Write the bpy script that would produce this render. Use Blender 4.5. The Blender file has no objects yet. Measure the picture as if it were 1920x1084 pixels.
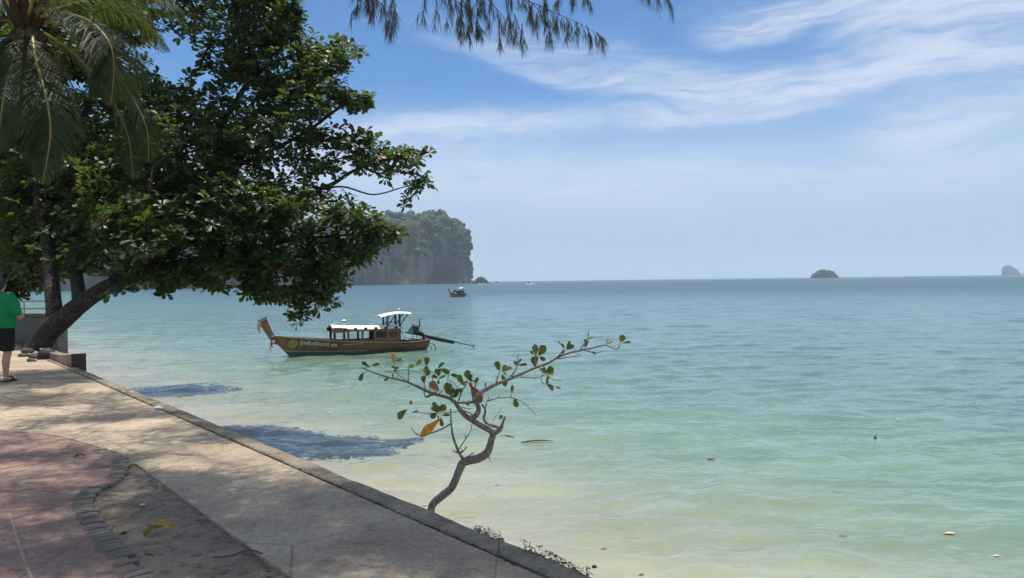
import bpy, bmesh, math, random
import numpy as np
from mathutils import Vector, Matrix, noise as mnoise

random.seed(7)
rng = np.random.default_rng(11)
scene = bpy.context.scene
COL = scene.collection
R = math.radians

# ------------------------------------------------------------------ camera
FPX, CX, CY = 1430.0, 960.0, 542.0           # focal length and centre in the photograph's pixels
CAM = Vector((0.0, 0.0, 1.55))
WATER = -2.45
cam_d = bpy.data.cameras.new("camera")
cam_d.sensor_width = 36.0
cam_d.lens = 36.0 * FPX / 1920.0
cam_d.clip_start = 0.05
cam_d.clip_end = 30000.0
cam = bpy.data.objects.new("camera", cam_d)
COL.objects.link(cam)
ROT = (Matrix.Rotation(R(90.0 - 0.62), 3, 'X') @ Matrix.Rotation(R(-0.72), 3, 'Z'))
cam.matrix_world = Matrix.Translation(CAM) @ ROT.to_4x4()
scene.camera = cam

def P(px, py, d):
    """world point seen at photo pixel (px, py) at d metres in front of the camera"""
    return CAM + ROT @ Vector(((px - CX) / FPX * d, -(py - CY) / FPX * d, -d))

def G(px, py, z=0.0):
    """world point where the line of sight of a photo pixel meets the level z"""
    v = ROT @ Vector(((px - CX) / FPX, -(py - CY) / FPX, -1.0))
    t = (z - CAM.z) / v.z
    return CAM + v * t

ROTI = np.array(ROT.transposed())
def project(pts):
    q = (np.asarray(pts) - np.array(CAM)) @ ROTI.T
    d = -q[:, 2]
    dd = np.where(np.abs(d) < 1e-6, 1e-6, d)
    return CX + q[:, 0] / dd * FPX, CY - q[:, 1] / dd * FPX, d

# ------------------------------------------------------------------ light
SUN_EL, SUN_AZ = 79.0, 10.0                 # azimuth: degrees from +Y, negative to the left
EXPOSURE = 0.25
sdir = Vector((math.cos(R(SUN_EL)) * math.sin(R(SUN_AZ)), math.cos(R(SUN_EL)) * math.cos(R(SUN_AZ)), math.sin(R(SUN_EL))))
sun_d = bpy.data.lights.new("sun", 'SUN')
sun_d.energy = 5.0
sun_d.angle = R(0.53)
sun_d.color = (1.0, 0.94, 0.85)
sun = bpy.data.objects.new("sun", sun_d)
COL.objects.link(sun)
sun.rotation_euler = (-sdir).to_track_quat('-Z', 'Y').to_euler()
sun.location = (0, 0, 60)

scene.view_settings.view_transform = 'Standard'
scene.view_settings.look = 'None'
scene.view_settings.exposure = EXPOSURE
scene.view_settings.gamma = 1.0
scene.view_settings.use_curve_mapping = False
scene.render.engine = 'CYCLES'
scene.cycles.use_denoising = True
scene.cycles.max_bounces = 8
scene.cycles.volume_bounces = 1
scene.cycles.transparent_max_bounces = 8
scene.cycles.sample_clamp_indirect = 6.0

# ------------------------------------------------------------------ node helpers
class NT:
    def __init__(self, tree):
        self.t = tree; self.t.nodes.clear()
    def n(self, typ, **kw):
        node = self.t.nodes.new(typ)
        for k, v in kw.items():
            setattr(node, k, v)
        return node
    def put(self, sock, val):
        if hasattr(val, 'node'):
            self.t.links.new(val, sock)
        elif val is not None:
            sock.default_value = val
    def math(self, op, a, b=None, c=None, clamp=False):
        nd = self.n('ShaderNodeMath', operation=op, use_clamp=clamp)
        for i, x in enumerate((a, b, c)):
            if x is not None: self.put(nd.inputs[i], x)
        return nd.outputs[0]
    def vmath(self, op, a, b=None, out=0):
        nd = self.n('ShaderNodeVectorMath', operation=op)
        self.put(nd.inputs[0], a)
        if b is not None: self.put(nd.inputs[1], b)
        return nd.outputs[out]
    def mix(self, fac, a, b, blend='MIX'):
        nd = self.n('ShaderNodeMix', data_type='RGBA', blend_type=blend)
        self.put(nd.inputs['Factor'], fac)
        self.put(nd.inputs[6], a); self.put(nd.inputs[7], b)
        return nd.outputs[2]
    def noise(self, vec, scale=5.0, detail=3.0, rough=0.55, dist=0.0):
        nd = self.n('ShaderNodeTexNoise')
        if vec is not None: self.put(nd.inputs['Vector'], vec)
        nd.inputs['Scale'].default_value = scale
        nd.inputs['Detail'].default_value = detail
        nd.inputs['Roughness'].default_value = rough
        nd.inputs['Distortion'].default_value = dist
        return nd.outputs[0]
    def ramp(self, fac, stops, interp='LINEAR'):
        nd = self.n('ShaderNodeValToRGB')
        nd.color_ramp.interpolation = interp
        e = nd.color_ramp.elements
        while len(e) < len(stops): e.new(0.5)
        for el, (p, c) in zip(e, stops):
            el.position = p
            el.color = (*c, 1.0) if len(c) == 3 else c
        self.put(nd.inputs[0], fac)
        return nd.outputs[0]
    def maprange(self, v, a, b, c=0.0, d=1.0, smooth=True):
        nd = self.n('ShaderNodeMapRange', interpolation_type='SMOOTHSTEP' if smooth else 'LINEAR')
        for i, x in enumerate((v, a, b, c, d)): self.put(nd.inputs[i], x)
        return nd.outputs[0]
    def mapping(self, vec, scale=(1, 1, 1), rot=(0, 0, 0), loc=(0, 0, 0)):
        nd = self.n('ShaderNodeMapping')
        self.put(nd.inputs['Vector'], vec)
        nd.inputs['Scale'].default_value = scale
        nd.inputs['Rotation'].default_value = rot
        nd.inputs['Location'].default_value = loc
        return nd.outputs[0]
    def bump(self, h, strength=0.5, dist=0.02, normal=None):
        nd = self.n('ShaderNodeBump')
        self.put(nd.inputs['Height'], h)
        nd.inputs['Strength'].default_value = strength
        nd.inputs['Distance'].default_value = dist
        if normal is not None: self.put(nd.inputs['Normal'], normal)
        return nd.outputs[0]
    def bsdf(self, color=None, rough=0.6, spec=0.5, normal=None, **kw):
        nd = self.n('ShaderNodeBsdfPrincipled')
        if color is not None:
            self.put(nd.inputs['Base Color'], (*color, 1.0) if isinstance(color, tuple) and len(color) == 3 else color)
        self.put(nd.inputs['Roughness'], rough)
        nd.inputs['Specular IOR Level'].default_value = spec
        if normal is not None: self.put(nd.inputs['Normal'], normal)
        for k, v in kw.items(): self.put(nd.inputs[k], v)
        return nd
    def out(self, surf=None, vol=None):
        o = self.n('ShaderNodeOutputMaterial')
        if surf is not None: self.t.links.new(surf, o.inputs['Surface'])
        if vol is not None: self.t.links.new(vol, o.inputs['Volume'])

def material(name):
    m = bpy.data.materials.new(name); m.use_nodes = True
    return m, NT(m.node_tree)

def c4(c): return (c[0], c[1], c[2], 1.0)

def mat_simple(name, c1, c2=None, scale=6.0, rough=0.6, spec=0.4, bump=0.0, bscale=40.0, bdist=0.01, metallic=0.0, stretch=(1, 1, 1)):
    """two tones mixed by noise in object space with fine relief"""
    m, t = material(name)
    co = t.n('ShaderNodeTexCoord').outputs['Object']
    co = t.mapping(co, scale=stretch)
    c2 = c2 or tuple(x * 0.7 for x in c1)
    f = t.maprange(t.noise(co, scale, 5.0, 0.6), 0.3, 0.7)
    col = t.mix(f, c4(c1), c4(c2))
    nrm = t.bump(t.noise(co, bscale, 4.0, 0.6), bump, bdist) if bump else None
    b = t.bsdf(col, rough, spec, nrm, Metallic=metallic)
    t.out(b.outputs[0])
    return m

# ------------------------------------------------------------------ sky
world = bpy.data.worlds.new("World"); scene.world = world; world.use_nodes = True
SKY_STRENGTH = 0.085
def build_world():
    t = NT(world.node_tree)
    sky = t.n('ShaderNodeTexSky', sky_type='NISHITA')
    sky.sun_disc = False
    sky.sun_elevation = R(SUN_EL); sky.sun_rotation = R(SUN_AZ)
    sky.altitude = 0.0; sky.air_density = 1.0; sky.dust_density = 0.6; sky.ozone_density = 3.0
    d = t.n('ShaderNodeTexCoord').outputs['Generated']
    sep = t.n('ShaderNodeSeparateXYZ'); t.put(sep.inputs[0], d)
    x, y, z = sep.outputs
    az = t.math('ARCTAN2', x, y)
    el = t.math('ARCSINE', z)
    cmb = t.n('ShaderNodeCombineXYZ')
    t.put(cmb.inputs[0], az); t.put(cmb.inputs[1], el)
    uv = cmb.outputs[0]
    # wispy fibres: long in azimuth, tilted a little, warped
    warp = t.noise(t.mapping(uv, scale=(3, 7, 1)), 1.6, 3.0, 0.5)
    el2 = t.math('ADD', el, t.math('MULTIPLY', t.math('SUBTRACT', warp, 0.5), 0.06))
    cmb2 = t.n('ShaderNodeCombineXYZ'); t.put(cmb2.inputs[0], az); t.put(cmb2.inputs[1], el2)
    fib = t.noise(t.mapping(cmb2.outputs[0], scale=(4, 26, 1), rot=(0, 0, R(-7))), 1.5, 7.0, 0.62, 0.3)
    big = t.noise(t.mapping(cmb2.outputs[0], scale=(2.2, 9, 1), rot=(0, 0, R(-6)), loc=(1.3, 0.4, 0)), 1.4, 5.0, 0.6, 0.4)
    total = None
    def streak(az0, e0, slope, curv, thick_up, thick_dn, width, amp):
        nonlocal total
        da = t.math('SUBTRACT', az, az0)
        c = t.math('ADD', t.math('MULTIPLY', da, slope), e0)
        c = t.math('ADD', c, t.math('MULTIPLY', t.math('MULTIPLY', da, da), curv))
        de = t.math('SUBTRACT', el2, c)
        up = t.math('MULTIPLY', t.math('MAXIMUM', de, 0.0), 1.0 / thick_up)
        dn = t.math('MULTIPLY', t.math('MINIMUM', de, 0.0), 1.0 / thick_dn)
        q = t.math('ADD', t.math('MULTIPLY', up, up), t.math('MULTIPLY', dn, dn))
        w = t.math('MULTIPLY', da, 1.0 / width)
        w2 = t.math('MULTIPLY', t.math('MULTIPLY', w, w), t.math('MULTIPLY', w, w))
        m = t.math('EXPONENT', t.math('MULTIPLY', t.math('ADD', q, w2), -1.0))
        m = t.math('MULTIPLY', m, amp)
        total = m if total is None else t.math('ADD', total, m)
    def pix(px, py):
        v = (ROT @ Vector(((px - CX) / FPX, -(py - CY) / FPX, -1.0))).normalized()
        return math.atan2(v.x, v.y), math.asin(v.z)
    def streak_px(p0, p1, p2, up, dn, amp, grow=1.15):
        (a0, e0), (a1, e1), (a2, e2) = pix(*p0), pix(*p1), pix(*p2)
        M = np.array([[1, a - a1, (a - a1) ** 2] for a in (a0, a1, a2)])
        k = np.linalg.solve(M, np.array([e0, e1, e2]))
        streak(a1, float(k[0]), float(k[1]), float(k[2]), up / FPX, dn / FPX, max(a1 - a0, a2 - a1) * grow, amp)
    streak_px((1140, 160), (1440, 176), (1990, 80), 48, 15, 1.25)
    streak_px((1560, 128), (1760, 105), (1990, 75), 40, 30, 0.45)
    streak_px((1350, 62), (1490, 40), (1640, 4), 30, 13, 1.0)
    streak_px((1640, 45), (1790, 24), (1980, 5), 46, 22, 1.15)
    streak_px((690, 246), (1060, 232), (1420, 208), 28, 16, 0.9)
    streak_px((1420, 216), (1490, 208), (1570, 196), 8, 6, 0.5)
    streak_px((1690, 255), (1850, 220), (2060, 165), 46, 24, 1.0)
    streak_px((1000, 362), (1400, 368), (2050, 290), 52, 34, 0.75, 1.3)
    streak_px((300, 330), (800, 330), (1250, 350), 60, 50, 0.45, 1.2)
    # unseen cirrus outside the view, made thicker to whiten the fill light
    rest = t.maprange(big, 0.36, 0.66, 0.0, 1.0)
    outside = t.maprange(t.math('ABSOLUTE', az), 0.62, 0.95)
    above = t.maprange(el, 0.38, 0.55)
    rest = t.math('MULTIPLY', rest, t.math('MAXIMUM', outside, above))
    thin = t.maprange(fib, 0.5, 0.8, 0.0, 0.07)
    f = t.math('MULTIPLY', total, t.maprange(fib, 0.22, 0.72, 0.35, 1.1))
    fine = t.noise(t.mapping(cmb2.outputs[0], scale=(9, 70, 1), rot=(0, 0, R(-9))), 1.6, 6.0, 0.65, 0.5)
    f = t.math('MULTIPLY', f, t.maprange(big, 0.28, 0.62, 0.50, 1.0))
    f = t.math('MULTIPLY', f, t.maprange(fine, 0.28, 0.68, 0.55, 1.45))
    f = t.math('ADD', t.math('ADD', f, rest), thin)
    # veil of thin haze cloud low over the sea
    veil = t.maprange(el, 0.0, 0.26, 1.05, 0.0)
    f = t.math('ADD', f, veil)
    f = t.math('SUBTRACT', 1.0, t.math('EXPONENT', t.math('MULTIPLY', f, -1.4)))
    cloud = t.mix(t.maprange(el, 0.0, 0.2), (4.5, 5.5, 7.6, 1), (7.0, 7.8, 9.2, 1))
    tint = t.mix(1.0, sky.outputs[0], (0.62, 0.93, 1.22, 1), 'MULTIPLY')
    col = t.mix(f, tint, cloud)
    bg = t.n('ShaderNodeBackground'); t.put(bg.inputs['Color'], col); bg.inputs['Strength'].default_value = SKY_STRENGTH
    o = t.n('ShaderNodeOutputWorld'); t.t.links.new(bg.outputs[0], o.inputs[0])
build_world()

# ------------------------------------------------------------------ mesh helpers
class MB:
    """collects vertices and faces of one mesh"""
    def __init__(self): self.v = []; self.f = []
    def add(self, verts, faces):
        o = len(self.v)
        self.v += [tuple(p) for p in verts]
        self.f += [tuple(i + o for i in f) for f in faces]
    def box(self, lo, hi, M=None):
        x0, y0, z0 = lo; x1, y1, z1 = hi
        vs = [(x0,y0,z0),(x1,y0,z0),(x1,y1,z0),(x0,y1,z0),(x0,y0,z1),(x1,y0,z1),(x1,y1,z1),(x0,y1,z1)]
        if M is not None: vs = [M @ Vector(p) for p in vs]
        self.add(vs, [(0,3,2,1),(4,5,6,7),(0,1,5,4),(1,2,6,5),(2,3,7,6),(3,0,4,7)])
    def bevbox(self, lo, hi, b, M=None):
        x0, y0, z0 = lo; x1, y1, z1 = hi
        vs = []
        for z, i in ((z0, b), (z0 + b, 0), (z1 - b, 0), (z1, b)):
            for (x, y) in ((x0+i+b,y0+i),(x1-i-b,y0+i),(x1-i,y0+i+b),(x1-i,y1-i-b),(x1-i-b,y1-i),(x0+i+b,y1-i),(x0+i,y1-i-b),(x0+i,y0+i+b)):
                vs.append((x, y, z))
        fs = [tuple(range(7, -1, -1)), tuple(range(24, 32))]
        for k in range(3):
            for j in range(8):
                a = k*8+j; c = k*8+(j+1) % 8
                fs.append((a, c, c+8, a+8))
        if M is not None: vs = [M @ Vector(p) for p in vs]
        self.add(vs, fs)
    def tube(self, pts, rad, n=8, flat=1.0, cap=True, jit=0.0):
        pts = [Vector(p) for p in pts]
        if not hasattr(rad, '__len__'): rad = [rad] * len(pts)
        vs = []; fs = []
        up = None
        for i, p in enumerate(pts):
            a = pts[max(i-1, 0)]; b = pts[min(i+1, len(pts)-1)]
            tn = (b - a)
            tn = tn.normalized() if tn.length > 1e-9 else Vector((0, 0, 1))
            if up is None:
                up = Vector((0, 0, 1)) if abs(tn.z) < 0.9 else Vector((1, 0, 0))
            s = tn.cross(up).normalized(); up = s.cross(tn).normalized()
            for k in range(n):
                an = 2*math.pi*k/n
                r = rad[i] * (1.0 + (random.uniform(-jit, jit) if jit else 0.0))
                vs.append(p + s*(math.cos(an)*r) + up*(math.sin(an)*r*flat))
        for i in range(len(pts)-1):
            for k in range(n):
                a = i*n+k; b = i*n+(k+1) % n
                fs.append((a, b, b+n, a+n))
        if cap:
            fs.append(tuple(range(n-1, -1, -1)))
            fs.append(tuple(range((len(pts)-1)*n, len(pts)*n)))
        self.add(vs, fs)
    def ball(self, c, r, nu=10, nv=6, M=None):
        c = Vector(c)
        r = Vector(r) if hasattr(r, '__len__') else Vector((r, r, r))
        vs = [c + Vector((0, 0, -r.z))]
        for j in range(1, nv):
            th = math.pi*j/nv
            for i in range(nu):
                ph = 2*math.pi*i/nu
                vs.append(c + Vector((r.x*math.sin(th)*math.cos(ph), r.y*math.sin(th)*math.sin(ph), -r.z*math.cos(th))))
        vs.append(c + Vector((0, 0, r.z)))
        fs = []
        for i in range(nu): fs.append((0, 1+(i+1) % nu, 1+i))
        for j in range(nv-2):
            for i in range(nu):
                a = 1+j*nu+i; b = 1+j*nu+(i+1) % nu
                fs.append((a, b, b+nu, a+nu))
        top = len(vs)-1; base = 1+(nv-2)*nu
        for i in range(nu): fs.append((base+i, base+(i+1) % nu, top))
        if M is not None: vs = [M @ p for p in vs]
        self.add(vs, fs)
    def loft(self, rings, cap=True):
        n = len(rings[0]); vs = [p for r in rings for p in r]; fs = []
        for i in range(len(rings)-1):
            for k in range(n):
                a = i*n+k; b = i*n+(k+1) % n
                fs.append((a, b, b+n, a+n))
        if cap:
            fs.append(tuple(range(n-1, -1, -1))); fs.append(tuple(range((len(rings)-1)*n, len(rings)*n)))
        self.add(vs, fs)
    def mesh(self, name, mat, smooth=False, off=None):
        me = bpy.data.meshes.new(name)
        vs = self.v
        if off is not None: vs = [(p[0]-off[0], p[1]-off[1], p[2]-off[2]) for p in vs]
        me.from_pydata(vs, [], self.f)
        if mat is not None: me.materials.append(mat)
        if smooth: me.polygons.foreach_set('use_smooth', [True]*len(me.polygons))
        me.update()
        return me
    def build(self, name, mat, parent=None, smooth=False, world=True, kind=None):
        """world=True: the vertices are world coordinates (the parent Empty is not rotated)"""
        off = parent_loc(parent) if (world and parent is not None) else None
        o = bpy.data.objects.new(name, self.mesh(name, mat, smooth, off))
        COL.objects.link(o)
        if parent is not None: o.parent = parent
        if kind: o['kind'] = kind
        return o

def parent_loc(o):
    v = Vector((0, 0, 0))
    while o is not None:
        v += o.location; o = o.parent
    return v

def np_object(name, verts, quads, mat, parent=None, smooth=False, kind=None, tris=False):
    """fast mesh from numpy arrays (faces all of one size)"""
    k = quads.shape[1]
    me = bpy.data.meshes.new(name)
    verts = np.asarray(verts, dtype=np.float32)
    if parent is not None: verts = verts - np.array(parent_loc(parent), dtype=np.float32)
    me.vertices.add(len(verts)); me.vertices.foreach_set('co', verts.ravel())
    me.loops.add(quads.size); me.loops.foreach_set('vertex_index', quads.astype(np.int32).ravel())
    me.polygons.add(len(quads))
    me.polygons.foreach_set('loop_start', np.arange(0, quads.size, k, dtype=np.int32))
    me.polygons.foreach_set('loop_total', np.full(len(quads), k, dtype=np.int32))
    if smooth: me.polygons.foreach_set('use_smooth', np.ones(len(quads), dtype=bool))
    me.materials.append(mat)
    me.update(calc_edges=True); me.validate()
    o = bpy.data.objects.new(name, me); COL.objects.link(o)
    if parent is not None: o.parent = parent
    if kind: o['kind'] = kind
    return o

def empty(name, loc, label=None, cat=None, group=None, rz=0.0):
    o = bpy.data.objects.new(name, None); COL.objects.link(o)
    o.location = loc; o.rotation_euler = (0, 0, rz); o.empty_display_size = 0.2
    tag(o, label, cat, group)
    return o

def tag(o, label=None, cat=None, group=None, kind=None):
    if label: o['label'] = label
    if cat: o['category'] = cat
    if group: o['group'] = group
    if kind: o['kind'] = kind
    return o

def copy_tree(o, parent=None):
    c = o.copy(); COL.objects.link(c)
    if parent is not None: c.parent = parent
    for ch in list(o.children): copy_tree(ch, c)
    return c

def spline(pts, sub=4):
    """Catmull-Rom through points (any dimension)"""
    p = [np.array(q, dtype=float) for q in pts]
    if len(p) < 3: return [p[0] + (p[-1]-p[0])*i/sub for i in range(sub+1)]
    e = [2*p[0]-p[1]] + p + [2*p[-1]-p[-2]]
    out = []
    for i in range(1, len(e)-2):
        for k in range(sub):
            t = k/sub
            out.append(0.5*((2*e[i]) + (-e[i-1]+e[i+1])*t + (2*e[i-1]-5*e[i]+4*e[i+1]-e[i+2])*t*t + (-e[i-1]+3*e[i]-3*e[i+1]+e[i+2])*t**3))
    out.append(p[-1])
    return out

def poly_slab(name, pts, z, depth, mat, parent=None, kind=None):
    """flat polygon (may be concave) with vertical sides"""
    bm = bmesh.new()
    top = [bm.verts.new((p[0], p[1], z)) for p in pts]
    f = bm.faces.new(top)
    f.normal_update()
    if f.normal.z < 0: f.normal_flip()
    if depth > 0:
        bot = [bm.verts.new((p[0], p[1], z-depth)) for p in pts]
        n = len(pts)
        for i in range(n): bm.faces.new((top[i], top[(i+1) % n], bot[(i+1) % n], bot[i]))
    bmesh.ops.triangulate(bm, faces=[x for x in bm.faces if len(x.verts) > 4], ngon_method='EAR_CLIP')
    bmesh.ops.recalc_face_normals(bm, faces=bm.faces[:])
    me = bpy.data.meshes.new(name); bm.to_mesh(me); bm.free()
    me.materials.append(mat)
    o = bpy.data.objects.new(name, me); COL.objects.link(o)
    if parent is not None: o.parent = parent
    if kind: o['kind'] = kind
    return o

# ------------------------------------------------------------------ materials
def mat_water():
    m, t = material("sea_water")
    geo = t.n('ShaderNodeNewGeometry').outputs['Position']
    wn = (0.771, 0.636, 0.0)
    s = t.vmath('DOT_PRODUCT', t.vmath('SUBTRACT', geo, (0.36, 4.0, 0.0)), wn, out=1)
    nz = t.noise(t.mapping(geo, scale=(0.10, 0.16, 1)), 1.0, 4.0, 0.55)
    nz2 = t.noise(t.mapping(geo, scale=(0.02, 0.06, 1)), 1.0, 3.0, 0.5)
    s = t.math('MULTIPLY', t.math('MAXIMUM', s, 0.0), t.math('ADD', 0.45, t.math('ADD', t.math('MULTIPLY', nz, 0.6), t.math('MULTIPLY', nz2, 0.5))))
    lg = t.math('DIVIDE', t.math('LOGARITHM', t.math('ADD', s, 1.0), math.e), math.log(1001.0))
    def st(x): return math.log(1+x)/math.log(1001.0)
    col = t.ramp(lg, [(0.0, (.345, .305, .22)), (st(4.2), (.33, .305, .215)), (st(7.5), (.232, .262, .176)), (st(13), (.135, .216, .15)),
                      (st(26), (.080, .164, .126)), (st(60), (.050, .118, .118)), (st(160), (.030, .078, .096)), (st(900), (.024, .070, .080))])
    # suspended sand clouds drift in streaks
    cl = t.maprange(t.noise(t.mapping(geo, scale=(0.22, 0.55, 1)), 1.0, 4.0, 0.6), 0.35, 0.75, 0.86, 1.12)
    col = t.mix(1.0, col, cl, 'MULTIPLY')
    g = t.mapping(geo, scale=(1, 1, 1), rot=(0, 0, R(4)))
    def ridge(x):
        q = t.math('MULTIPLY', t.math('SUBTRACT', x, 0.5), 2.6)
        return t.math('SUBTRACT', 1.0, t.math('SQRT', t.math('ADD', t.math('MULTIPLY', q, q), 0.03)))
    far = t.maprange(t.vmath('LENGTH', geo, out=1), 60.0, 280.0, 0.12, 1.0)
    h = None
    for sx, sy, amp, det, rdg, rot in ((.05, .15, 0.85, 3.0, False, 3), (.13, .36, .46, 2.0, True, -4), (.42, .95, .17, 2.0, True, 7), (1.25, 2.4, .045, 2.0, True, -6), (3.6, 6.0, .014, 1.0, False, 5)):
        x = t.noise(t.mapping(geo, scale=(sx, sy, 1), rot=(0, 0, R(rot)), loc=(sx*7, sy*3, 0)), 1.0, det, 0.5, 0.35)
        x = t.math('MULTIPLY', ridge(x) if rdg else x, amp)
        if amp > .15: x = t.math('MULTIPLY', x, far)      # the relief of the mesh carries the larger waves near by
        h = x if h is None else t.math('ADD', h, x)
    nrm = t.bump(h, 1.0, 0.88)
    rough = t.maprange(t.vmath('LENGTH', geo, out=1), 40.0, 320.0, 0.12, 0.36)
    b = t.bsdf(col, rough, 0.75, nrm, IOR=1.33)
    t.out(b.outputs[0])
    return m

def mat_concrete(name, c1, c2, stain=(.10, .085, .07), rough=0.85):
    m, t = material(name)
    co = t.n('ShaderNodeNewGeometry').outputs['Position']
    n1 = t.noise(co, 0.9, 6.0, 0.62, 0.4)
    n2 = t.noise(co, 5.0, 6.0, 0.65)
    n3 = t.noise(co, 90.0, 3.0, 0.6)
    col = t.mix(t.maprange(n1, 0.32, 0.68), c4(c1), c4(c2))
    col = t.mix(t.maprange(n2, 0.48, 0.74, 0.0, 0.5), col, c4(stain))
    n4 = t.noise(co, 26.0, 5.0, 0.7)
    col = t.mix(1.0, col, t.maprange(n4, 0.30, 0.70, 0.80, 1.16), 'MULTIPLY')
    cr = t.n('ShaderNodeTexVoronoi', feature='DISTANCE_TO_EDGE'); t.put(cr.inputs['Vector'], t.vmath('ADD', co, t.vmath('MULTIPLY', t.n('ShaderNodeTexNoise').outputs['Color'], (.0, .0, .0)))); cr.inputs['Scale'].default_value = 0.55
    col = t.mix(t.maprange(cr.outputs['Distance'], 0.0, 0.006, 0.55, 0.0), col, c4(stain))
    col = t.mix(1.0, col, t.maprange(n3, 0.3, 0.7, 0.82, 1.15), 'MULTIPLY')
    # small grit specks
    v = t.n('ShaderNodeTexVoronoi'); t.put(v.inputs['Vector'], co); v.inputs['Scale'].default_value = 38.0
    spk = t.maprange(v.outputs['Distance'], 0.06, 0.14, 0.55, 0.0)
    col = t.mix(spk, col, c4(stain))
    hb = t.math('ADD', t.math('MULTIPLY', n2, 0.6), t.math('ADD', t.math('MULTIPLY', n3, 0.25), t.math('MULTIPLY', n4, 0.5)))
    b = t.bsdf(col, rough, 0.25, t.bump(hb, 0.8, 0.025))
    t.out(b.outputs[0])
    return m

def mat_dirt():
    m, t = material("sandy_dirt")
    co = t.n('ShaderNodeNewGeometry').outputs['Position']
    n1 = t.noise(co, 1.6, 6.0, 0.65, 0.5); n2 = t.noise(co, 14.0, 6.0, 0.65); n3 = t.noise(co, 120.0, 3.0, 0.7)
    col = t.mix(t.maprange(n1, 0.35, 0.65), c4((.34, .27, .20)), c4((.22, .17, .125)))
    col = t.mix(t.maprange(n2, 0.48, 0.72, 0, .7), col, c4((.075, .055, .042)))
    col = t.mix(1.0, col, t.maprange(n3, 0.3, 0.7, 0.6, 1.3), 'MULTIPLY')
    hb = t.math('ADD', t.math('MULTIPLY', n2, 0.8), t.math('MULTIPLY', n3, 0.35))
    t.out(t.bsdf(col, 0.95, 0.15, t.bump(hb, 0.9, 0.03)).outputs[0])
    return m

def mat_leaf(name, dark, light, trans, single=False, accent=None, tfac=0.28, rough=0.46):
    m, t = material(name)
    if single: r = t.n('ShaderNodeObjectInfo').outputs['Random']
    else: r = t.n('ShaderNodeNewGeometry').outputs['Random Per Island']
    stops = [(0.0, dark), (0.6, tuple((a+b)/2 for a, b in zip(dark, light))), (0.97, light)]
    if accent: stops[-1] = (0.985, light); stops.append((0.995, accent))
    col = t.ramp(r, stops)
    co = t.n('ShaderNodeTexCoord').outputs['Object']
    col = t.mix(1.0, col, t.maprange(t.noise(co, 30.0, 3.0, 0.6), 0.3, 0.7, 0.8, 1.2), 'MULTIPLY')
    b = t.bsdf(col, rough, 0.32)
    tr = t.n('ShaderNodeBsdfTranslucent')
    t.put(tr.inputs['Color'], t.mix(1.0, t.mix(r, c4(trans), c4(tuple(x*1.25 for x in trans))), c4((1, 1, 1)), 'MULTIPLY'))
    mx = t.n('ShaderNodeMixShader'); mx.inputs[0].default_value = tfac
    t.t.links.new(b.outputs[0], mx.inputs[1]); t.t.links.new(tr.outputs[0], mx.inputs[2])
    t.out(mx.outputs[0])
    return m

def mat_bark(name, c1, c2, patch=(.30, .29, .26), pf=0.35, scale=1.0):
    m, t = material(name)
    co = t.n('ShaderNodeNewGeometry').outputs['Position']
    n1 = t.noise(co, 7.0*scale, 6.0, 0.65, 0.6); n2 = t.noise(t.mapping(co, scale=(1, 1, .35)), 26.0*scale, 5.0, 0.65)
    col = t.mix(t.maprange(n2, 0.35, 0.65), c4(c1), c4(c2))
    col = t.mix(t.maprange(n1, 0.54, 0.62, 0.0, pf), col, c4(patch))
    hb = t.math('ADD', t.math('MULTIPLY', n1, 0.5), n2)
    t.out(t.bsdf(col, 0.9, 0.2, t.bump(hb, 0.9, 0.03/scale)).outputs[0])
    return m

def mat_wood(name, c1, c2, rough=0.45, spec=0.4):
    m, t = material(name)
    co = t.n('ShaderNodeTexCoord').outputs['Object']
    g = t.noise(t.mapping(co, scale=(0.7, 9, 14)), 1.6, 5.0, 0.65, 0.4)
    n = t.noise(co, 1.3, 4.0, 0.6)
    col = t.mix(t.maprange(g, 0.3, 0.7), c4(c1), c4(c2))
    col = t.mix(t.maprange(n, 0.45, 0.75, 0, .5), col, c4(tuple(x*.45 for x in c2)))
    t.out(t.bsdf(col, rough, spec, t.bump(g, 0.25, 0.01)).outputs[0])
    return m

M = {}
M['water'] = mat_water()
M['concrete'] = mat_concrete("worn_concrete", (.45, .365, .265), (.30, .24, .175), stain=(.12, .095, .07))
M['curb'] = mat_concrete("curb_concrete", (.33, .275, .20), (.19, .158, .118), stain=(.06, .05, .04))
M['wall'] = mat_concrete("wall_concrete", (.28, .26, .23), (.17, .155, .14))
M['red'] = mat_concrete("red_stamped_concrete", (.34, .225, .178), (.235, .158, .125), stain=(.13, .085, .065))
M['joint'] = mat_simple("joint_mortar", (.40, .30, .24), (.30, .22, .18), 20, .9, .2, .5, 60)
M['brick'] = mat_simple("grey_brick", (.21, .182, .152), (.12, .105, .088), 5, .9, .2, .9, 60, .006)
M['dirt'] = mat_dirt()
M['leaf'] = mat_leaf("almond_leaf", (.011, .031, .013), (.060, .092, .026), (.20, .30, .03), accent=(.30, .07, .03), tfac=.19)
M['leaf1'] = mat_leaf("almond_leaf_single", (.014, .034, .012), (.056, .088, .025), (.19, .28, .03), single=True, tfac=.19)
M['leaf_far'] = mat_leaf("back_tree_leaf", (.014, .030, .010), (.055, .080, .022), (.18, .26, .03), tfac=.17)
M['leaf_olive'] = mat_leaf("young_leaf_olive", (.060, .075, .018), (.125, .135, .035), (.22, .25, .03), single=True, tfac=.3, rough=.45)
M['leaf_yg'] = mat_leaf("young_leaf_yellow_green", (.17, .20, .02), (.22, .24, .03), (.4, .42, .03), single=True)
M['leaf_orange'] = mat_leaf("old_leaf_orange", (.55, .24, .02), (.62, .28, .03), (.75, .32, .03), single=True, tfac=.35)
M['leaf_brown'] = mat_leaf("old_leaf_brown", (.26, .10, .045), (.33, .13, .06), (.4, .14, .05), single=True, tfac=.25)
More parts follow.
